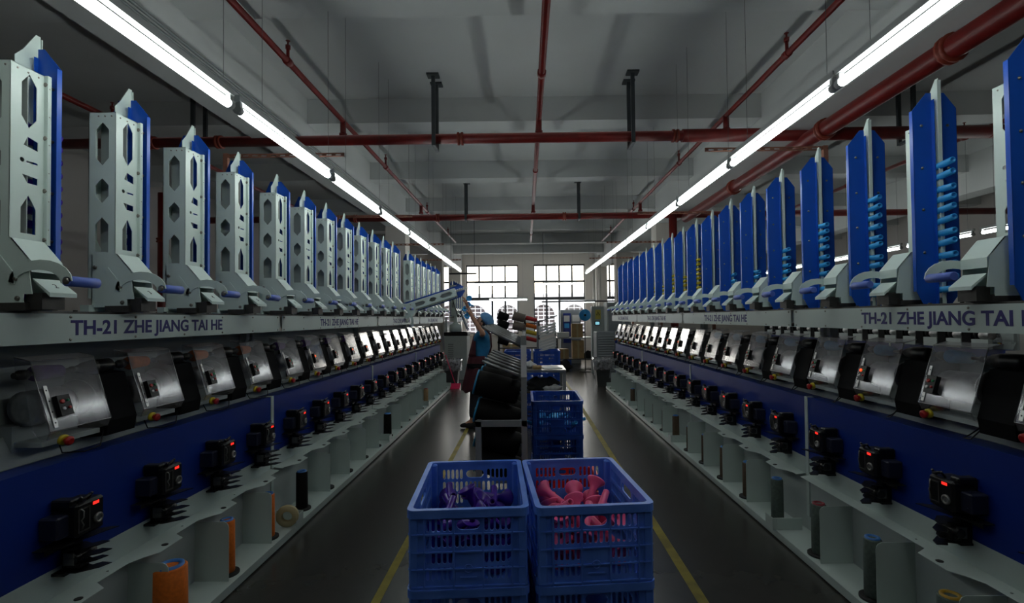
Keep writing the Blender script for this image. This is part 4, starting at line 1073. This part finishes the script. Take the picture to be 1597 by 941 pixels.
cbn = empty('machine_cabinet', (-1.78, 13.2, 0)); tag(cbn, 'pale grey drive cabinet with black top beyond the left bin', 'cabinet')
oc = (0,0,0)
MB().bbox(-.28, .28, -.35, .35, 0, 1.12, .01).build('body', 'grey_panel', cbn)
MB().bbox(-.30, .30, -.37, .37, 1.12, 1.22, .01).build('black_top', 'black_plastic', cbn)
v = MB()
for q in range(12): v.box(-.20, -.06, -.353, -.350, .35+q*.05, .365+q*.05)
v.build('vent', 'dark_steel', cbn)
MB().lathe((-.05,0,1.22), (0,0,1), [(0,.16),(.18,.16),(.19,.12),(.24,.05),(.42,.04)], 20).build('drum_pot', 'white_tower', cbn)
bar(MB(), (.30, -.3, 1.28), (.12, -.3, 1.75), .03).build('blue_arm', 'fascia_blue', cbn)
bar(MB(), (.30, -.34, 1.30), (.14, -.34, 1.72), .012).build('arm_edge', 'white_tower', cbn)
MB().tube([(.05,-.3,1.6),(-.1,-.3,2.1)], .01, 6).build('hose', 'black_plastic', cbn)
# evaporative air cooler
ac = empty('air_cooler', (1.98, 12.75, 0)); tag(ac, 'grey louvred air cooler standing beyond the right bin', 'air cooler')
MB().bbox(-.25, .25, -.3, .3, .06, 1.20, .02).build('body', 'cooler_grey', ac)
for q in range(15): MB().add([(-.21,-.302,.22+q*.06),(.17,-.302,.22+q*.06),(.17,-.325,.25+q*.06),(-.21,-.325,.25+q*.06),(-.21,-.298,.24+q*.06),(.17,-.298,.24+q*.06),(.17,-.32,.262+q*.06),(-.21,-.32,.262+q*.06)], [(0,3,2,1),(4,5,6,7),(0,1,5,4),(1,2,6,5),(2,3,7,6),(3,0,4,7)]).build('louvre', 'bin_light', ac)
MB().box(.20, .252, -.302, .30, .1, 1.15).build('side_panel', 'fascia_blue', ac)
for x in (-.2, .2): MB().lathe((x-.02,-.25,.03), (1,0,0), [(0,.03),(.04,.03)], 12).build('caster', 'rubber', ac)
for x in (-.2, .2): MB().lathe((x-.02,.25,.03), (1,0,0), [(0,.03),(.04,.03)], 12).build('caster', 'rubber', ac)
# control pillar with warning sign, cyan fan
pl = empty('control_pillar', (2.02, 14.2, 0)); tag(pl, 'grey control pillar with a yellow warning sign and small screen', 'control panel')
MB().bbox(-.19, .19, -.12, .12, 0, 1.86, .01).build('body', 'grey_panel', pl)
B(-.09, .06, -.124, -.12, 1.50, 1.76).build('warning_sign', 'sign_yellow', pl)
MB().plate([[(-.065,1.61),(.035,1.61),(-.015,1.72)], [(-.045,1.62),(-.015,1.695),(.015,1.62)]], (0,-.125,0), (1,0,0), (0,0,1), .002).box(-.018,-.012,-.127,-.124,1.63,1.67).build('warning_triangle', 'rubber', pl)
MB().bbox(-.11, .03, -.16, -.12, 1.33, 1.45, .006).build('screen_housing', 'black_plastic', pl)
B(-.095, .015, -.162, -.16, 1.35, 1.43).build('screen', 'screen', pl)
fan = empty('cyan_fan', (1.70, 14.6, 0)); tag(fan, 'cyan round fan disc on a stand in front of the right far window', 'fan')
MB().lathe((0,0,1.62), (0,-1,0), [(0,.04),(0,.165),(.03,.17),(.05,.165),(.05,.05),(.07,.04)], 28).build('disc', 'cyan_plastic', fan)
MB().lathe((0,-.07,1.62), (0,-1,0), [(0,.035),(.03,.03)], 16).build('hub', 'black_plastic', fan)
MB().cyl((0,.0,0.02), (0,.0,1.5), .015, 10).cyl((0,0,0), (0,0,.02), .18, 20).build('stand', 'dark_steel', fan)
# far cabinet with notices, cartons, work table
fc = empty('notice_cabinet', (1.52, 17.4, 0)); tag(fc, 'blue grey cabinet with white notices before the right far window', 'cabinet')
MB().bbox(-.34, .34, -.25, .25, 0, 1.82, .01).build('body', 'cooler_grey', fc)
MB().bbox(-.26, .0, -.28, -.25, .70, 1.70, .008).build('door', 'fascia_blue', fc)
B(-.24, -.04, -.286, -.282, 1.42, 1.62).build('notice', 'paper', fc); B(.05, .30, -.256, -.252, 1.42, 1.64).build('notice', 'paper', fc); B(.05, .30, -.256, -.252, 1.16, 1.38).build('notice', 'paper', fc)
B(-.22, -.06, -.290, -.284, 1.2, 1.36).build('blue_poster', 'cyan_plastic', fc)
wt = empty('work_table', (1.62, 16.0, 0)); tag(wt, 'long dark work table standing before the far windows', 'table')
B(-.70, .62, -.35, .35, .90, .94).build('table_top', 'steel', wt)
for x in (-.66, .58):
    for y in (-.3, .3): bar(MB(), (x, y, 0), (x, y, .90), .025).build('leg', 'dark_steel', wt)
B(-.66, .58, -.3, .3, .25, .28).build('lower_shelf', 'dark_steel', wt)
def carton(x, y, z, w, d, h, lab, rz=0):
    r = empty('carton', (x, y, z), rz); tag(r, lab, 'carton', None)
    MB().bbox(-w/2, w/2, -d/2, d/2, 0, h, .003).build('box_body', 'carton', r)
    B(-.025, .025, -d/2-.001, d/2+.001, .0, h+.001).build('tape_strip', 'tape_roll', r)
carton(1.60, 15.95, .94, .34, .34, .42, 'brown carton standing on the far work table')
carton(1.62, 15.95, .28, .36, .36, .55, 'brown carton under the far work table')
carton(1.15, 15.9, .28, .3, .4, .3, 'low brown carton on the work table shelf, left end', .1)
o = MB().bbox(-.19, .19, -.15, .15, 0, .16, .01).build('white_box', 'paper'); o.location = (1.16, 15.95, .94); tag(o, 'white boxy device on the left of the far work table', 'device')
lump('dark_bundle', 'cloth_black', (2.05, 15.9, .28+.08), (.26, .2, .14), 8, 'dark heap on the right of the work table shelf', 'cloth')
lump('dark_bundle', 'cloth_black', (1.0, 15.0, .11), (.3, .25, .2), 9, 'dark heap on the floor left of the far work table', 'cloth')
carton(-.35, 12.0, 0, .4, .4, .95, 'tall brown carton between the worker and the second rack')
# tall locker and duct column right
lk = empty('tall_locker', (2.45, 13.6, 0)); tag(lk, 'tall grey locker behind the far end of the right machine', 'cabinet')
MB().bbox(-.32, .32, -.25, .25, 0, 1.95, .01).build('body', 'grey_panel', lk); MB().bbox(-.28, .28, -.262, -.25, .05, 1.90, .006).build('door', 'cooler_grey', lk)
# white pipes on the right pier
for q, x in enumerate((2.42, 2.62)):
    o = MB().cyl((x, 17.9, 0), (x, 17.9, 3.75), .05, 12).build('drain_pipe', 'far_wall'); tag(o, '%s of two white vertical pipes right of the far right window' % ('left', 'right')[q], 'pipe', 'white vertical pipes')
# black slotted frames hanging before the windows
for q, (x0, x1, y, Y) in enumerate(((700, 743, 427, 12.5), (845, 958, 471, 14.5))):
    a_ = at(x0, y, Y); b_ = at(x1, y, Y)
    m = MB(); bar(m, a_, (b_.x, Y, a_.z), .02); o = m.build('hanging_rail', 'frame_dark')
    for xx in (a_.x+.05, b_.x-.05): MB().cyl((xx, Y, a_.z), (xx, Y, ZC), .006, 6).build('drop_rod', 'hanger_dark', o)
    tag(o, 'dark slotted rail hanging before the %s far window' % ('left', 'right')[q], 'rail')

# ---------------------------------------------------------------- worker
def skin_mesh(name, pts, edges, m, parent, sub=2):
    me = bpy.data.meshes.new(name); me.from_pydata([p[0] for p in pts], edges, [])
    ob = bpy.data.objects.new(name, me); C.objects.link(ob)
    md = ob.modifiers.new('s', 'SKIN'); md.use_smooth_shade = True
    for i, p in enumerate(pts):
        sv = me.skin_vertices[0].data[i]; r = p[1]; sv.radius = (r, r) if not isinstance(r, tuple) else r
    me.skin_vertices[0].data[0].use_root = True
    ob.modifiers.new('d', 'SUBSURF').levels = sub
    dg = bpy.context.evaluated_depsgraph_get(); ev = bpy.data.meshes.new_from_object(ob.evaluated_get(dg))
    bpy.data.objects.remove(ob); ev.materials.clear(); ev.materials.append(MAT[m])
    ev.polygons.foreach_set('use_smooth', [True]*len(ev.polygons))
    o = bpy.data.objects.new(name, ev); C.objects.link(o); o.parent = parent; return o
wk = empty('worker', (-.80, 7.30, 0)); tag(wk, 'person in blue cap, blue shirt and maroon apron reaching up to the lowered tower', 'person')
P = [((.10,0,.90),(.13,.11)), ((.12,0,1.02),(.10,.12)), ((.16,0,1.20),(.11,.14)), ((.18,0,1.31),(.09,.13)), ((.185,0,1.375),.045), ((.175,0,1.42),.045),
     # 6 legs
     ((.10,-.085,.84),.085), ((.06,-.09,.47),.055), ((.02,-.09,.09),.036), ((-.09,-.10,.035),.032),
     ((.11,.085,.84),.085), ((.10,.09,.47),.055), ((.08,.10,.09),.036), ((-.03,.11,.035),.032),
     # 14 near arm
     ((.17,-.165,1.33),.050), ((.215,-.30,1.335),.038), ((.04,-.20,1.59),.025), ((.012,-.18,1.635),.027),
     # 18 far arm
     ((.16,.155,1.35),.050), ((.03,.14,1.55),.035), ((-.05,.08,1.74),.023), ((-.065,.06,1.785),.026)]
E = [(0,1),(1,2),(2,3),(3,4),(4,5),(0,6),(6,7),(7,8),(8,9),(0,10),(10,11),(11,12),(12,13),(3,14),(14,15),(15,16),(16,17),(3,18),(18,19),(19,20),(20,21)]
for base, hand, d in ((17, Vector((.012,-.18,1.635)), Vector((-.35,.15,.9)).normalized()), (21, Vector((-.065,.06,1.785)), Vector((-.3,-.2,.9)).normalized())):
    side_v = Vector((.1, 1, 0)).normalized()
    for q, (off_, ln_) in enumerate(((-.03,.060),(-.010,.070),(.010,.066),(.028,.054))):
        a_ = hand + side_v*off_ + d*.035; k1 = a_ + d*ln_*.55; k2 = k1 + (d*.5 + Vector((-.8,0,0)))*ln_*.45
        n0 = len(P); P += [(tuple(a_), .009), (tuple(k1), .0085), (tuple(k2), .007)]; E += [(base, n0), (n0, n0+1), (n0+1, n0+2)]
    a_ = hand - side_v*.03 + d*.0; k1 = a_ + Vector((-.03,-.012,.02)); k2 = k1 + Vector((-.012,0,.025))
    n0 = len(P); P += [(tuple(a_), .010), (tuple(k1), .009), (tuple(k2), .008)]; E += [(base, n0), (n0, n0+1), (n0+1, n0+2)]
body = skin_mesh('body', P, E, 'skin', wk)
# head joined to the body mesh
hd = MB().ball((0,0,0), .092, .074, .112, 20, 14)
def face(v):
    x, y, z = v
    if z < -.02: x = x*(.86) - .012; y *= .84        # jaw
    if x < -.05: x += .006
    return (x, y, z)
hd.v = [face(v) for v in hd.v]
hd.add([(-.088,-.012,-.035),(-.088,.012,-.035),(-.118,0,-.032),(-.090,-.006,.02),(-.090,.006,.02)], [(0,2,3),(2,1,4,3),(0,1,2)], True)
for y in (-.075, .075): hd.ball((.008, y, -.005), .018, .008, .028, 8, 6)
hd.ball((-.086,0,-.066), .008, .022, .006, 8, 5)
hd.xf(Matrix.Translation((.165, 0, 1.485)) @ Matrix.Rotation(math.radians(24), 4, 'Y'))
import bmesh
bmx = bmesh.new(); bmx.from_mesh(body.data); tmp = hd.mesh('h', 'skin'); bmx.from_mesh(tmp); bmx.to_mesh(body.data); bmx.free(); bpy.data.meshes.remove(tmp)
HM = Matrix.Translation((.165, 0, 1.485)) @ Matrix.Rotation(math.radians(24), 4, 'Y')
for y in (-.032, .032):
    e = MB().ball((-.080, y, .008), .012, .014, .008, 8, 6); e.xf(HM); e.build('eye', 'hair', wk)
hr = MB().ball((.02,0,.02), .094, .082, .106, 18, 12); hr.v = [(max(x, -.02 + abs(z)*.1), y, z) for x, y, z in hr.v]; hr.xf(HM); hr.build('hair', 'hair', wk)
cp = MB().ball((0,0,0), .125, .112, .095, 26, 14)
cp.v = [(x*(1+.05*math.sin(9*math.atan2(y, x))), y*(1+.05*math.sin(9*math.atan2(y, x))), z*(1.05 if z > 0 else .55)) for x, y, z in cp.v]
cp.xf(HM @ Matrix.Translation((.045,0,.062)) @ Matrix.Rotation(math.radians(30), 4, 'Y')); cp.build('cap', 'cap', wk)
br = MB().plate([[(-.15+.0,-.05),(-.17,0),(-.15,.05),(-.08,.075),(-.08,-.075)]], (0,0,.052), (1,0,0), (0,1,0), .006); br.xf(HM); br.build('cap_brim', 'cap', wk)
skin_mesh('shirt', [((.11,0,.93),(.15,.125)), ((.13,0,1.03),(.125,.135)), ((.16,0,1.20),(.13,.155)), ((.18,0,1.315),(.10,.14)), ((.184,0,1.365),.058),
    ((.17,-.165,1.335),.066), ((.20,-.25,1.335),.056), ((.16,.155,1.355),.066), ((.10,.148,1.45),.056)], [(0,1),(1,2),(2,3),(3,4),(3,5),(5,6),(3,7),(7,8)], 'shirt', wk)
skin_mesh('trousers', [((.10,0,.90),(.135,.13)), ((.10,-.085,.83),.098), ((.06,-.09,.47),.072), ((.03,-.09,.13),.058), ((.11,.085,.83),.098), ((.10,.09,.47),.072), ((.085,.10,.13),.058)],
    [(0,1),(1,2),(2,3),(0,4),(4,5),(5,6)], 'trousers', wk)
for x, y in ((-.035,-.095), (.03,.105)):
    sh_ = MB().ball((0,0,0), .115, .045, .06, 18, 10); sh_.v = [(a_, b_, max(c_, -.034)*(1.0 if a_ > 0 else .75)) for a_, b_, c_ in sh_.v]; sh_.xf(Matrix.Translation((x, y, .036))); sh_.build('shoe', 'rubber', wk)
# apron: wrapped skirt and bib over the front (towards -x)
def sheet(rows, m, name):
    mb = MB(); V = []; n = len(rows[0])
    for r_ in rows: V += r_
    Fc = [(k*n+i, k*n+i+1, (k+1)*n+i+1, (k+1)*n+i) for k in range(len(rows)-1) for i in range(n-1)]
    mb.add(V, Fc, True); o = mb.build(name, m, wk); md = o.modifiers.new('t', 'SOLIDIFY'); md.thickness = .008; md.offset = 1; return o
rows = []
for k in range(13):
    t = k/12; z = 1.02 - .50*t; cx = .12 - .045*t; rx, ry = .145 + .06*t, .155 + .055*t; row = []
    for i in range(29):
        a = PI/2 - .75 + (PI + 1.5) * i/28; w = 1 + .045*math.sin(i*1.35)*t
        row.append((cx + rx*w*math.cos(a), ry*w*math.sin(a), z + .015*math.sin(i*.9)*t))
    rows.append(row)
sheet(rows, 'apron', 'apron_skirt')
rows = []
for k in range(9):
    t = k/8; z = 1.02 + .30*t; cx = .125 + .055*t; rx, ry = .148 - .022*t, .160 - .005*t; w0 = 1.35 - .55*t; row = []
    for i in range(15):
        a = PI + w0*(i/7 - 1); row.append((cx + rx*math.cos(a), ry*math.sin(a), z))
    rows.append(row)
sheet(rows, 'apron', 'apron_bib')
for y in (-1, 1):
    MB().tube([(.08, y*.10, 1.31), (.14, y*.085, 1.415), (.21, y*.075, 1.42), (.29, y*.06, 1.32), (.30, y*.0+.01*y, 1.15), (.27, -y*.08, 1.03)], .011, 6).build('apron_strap', 'apron', wk)
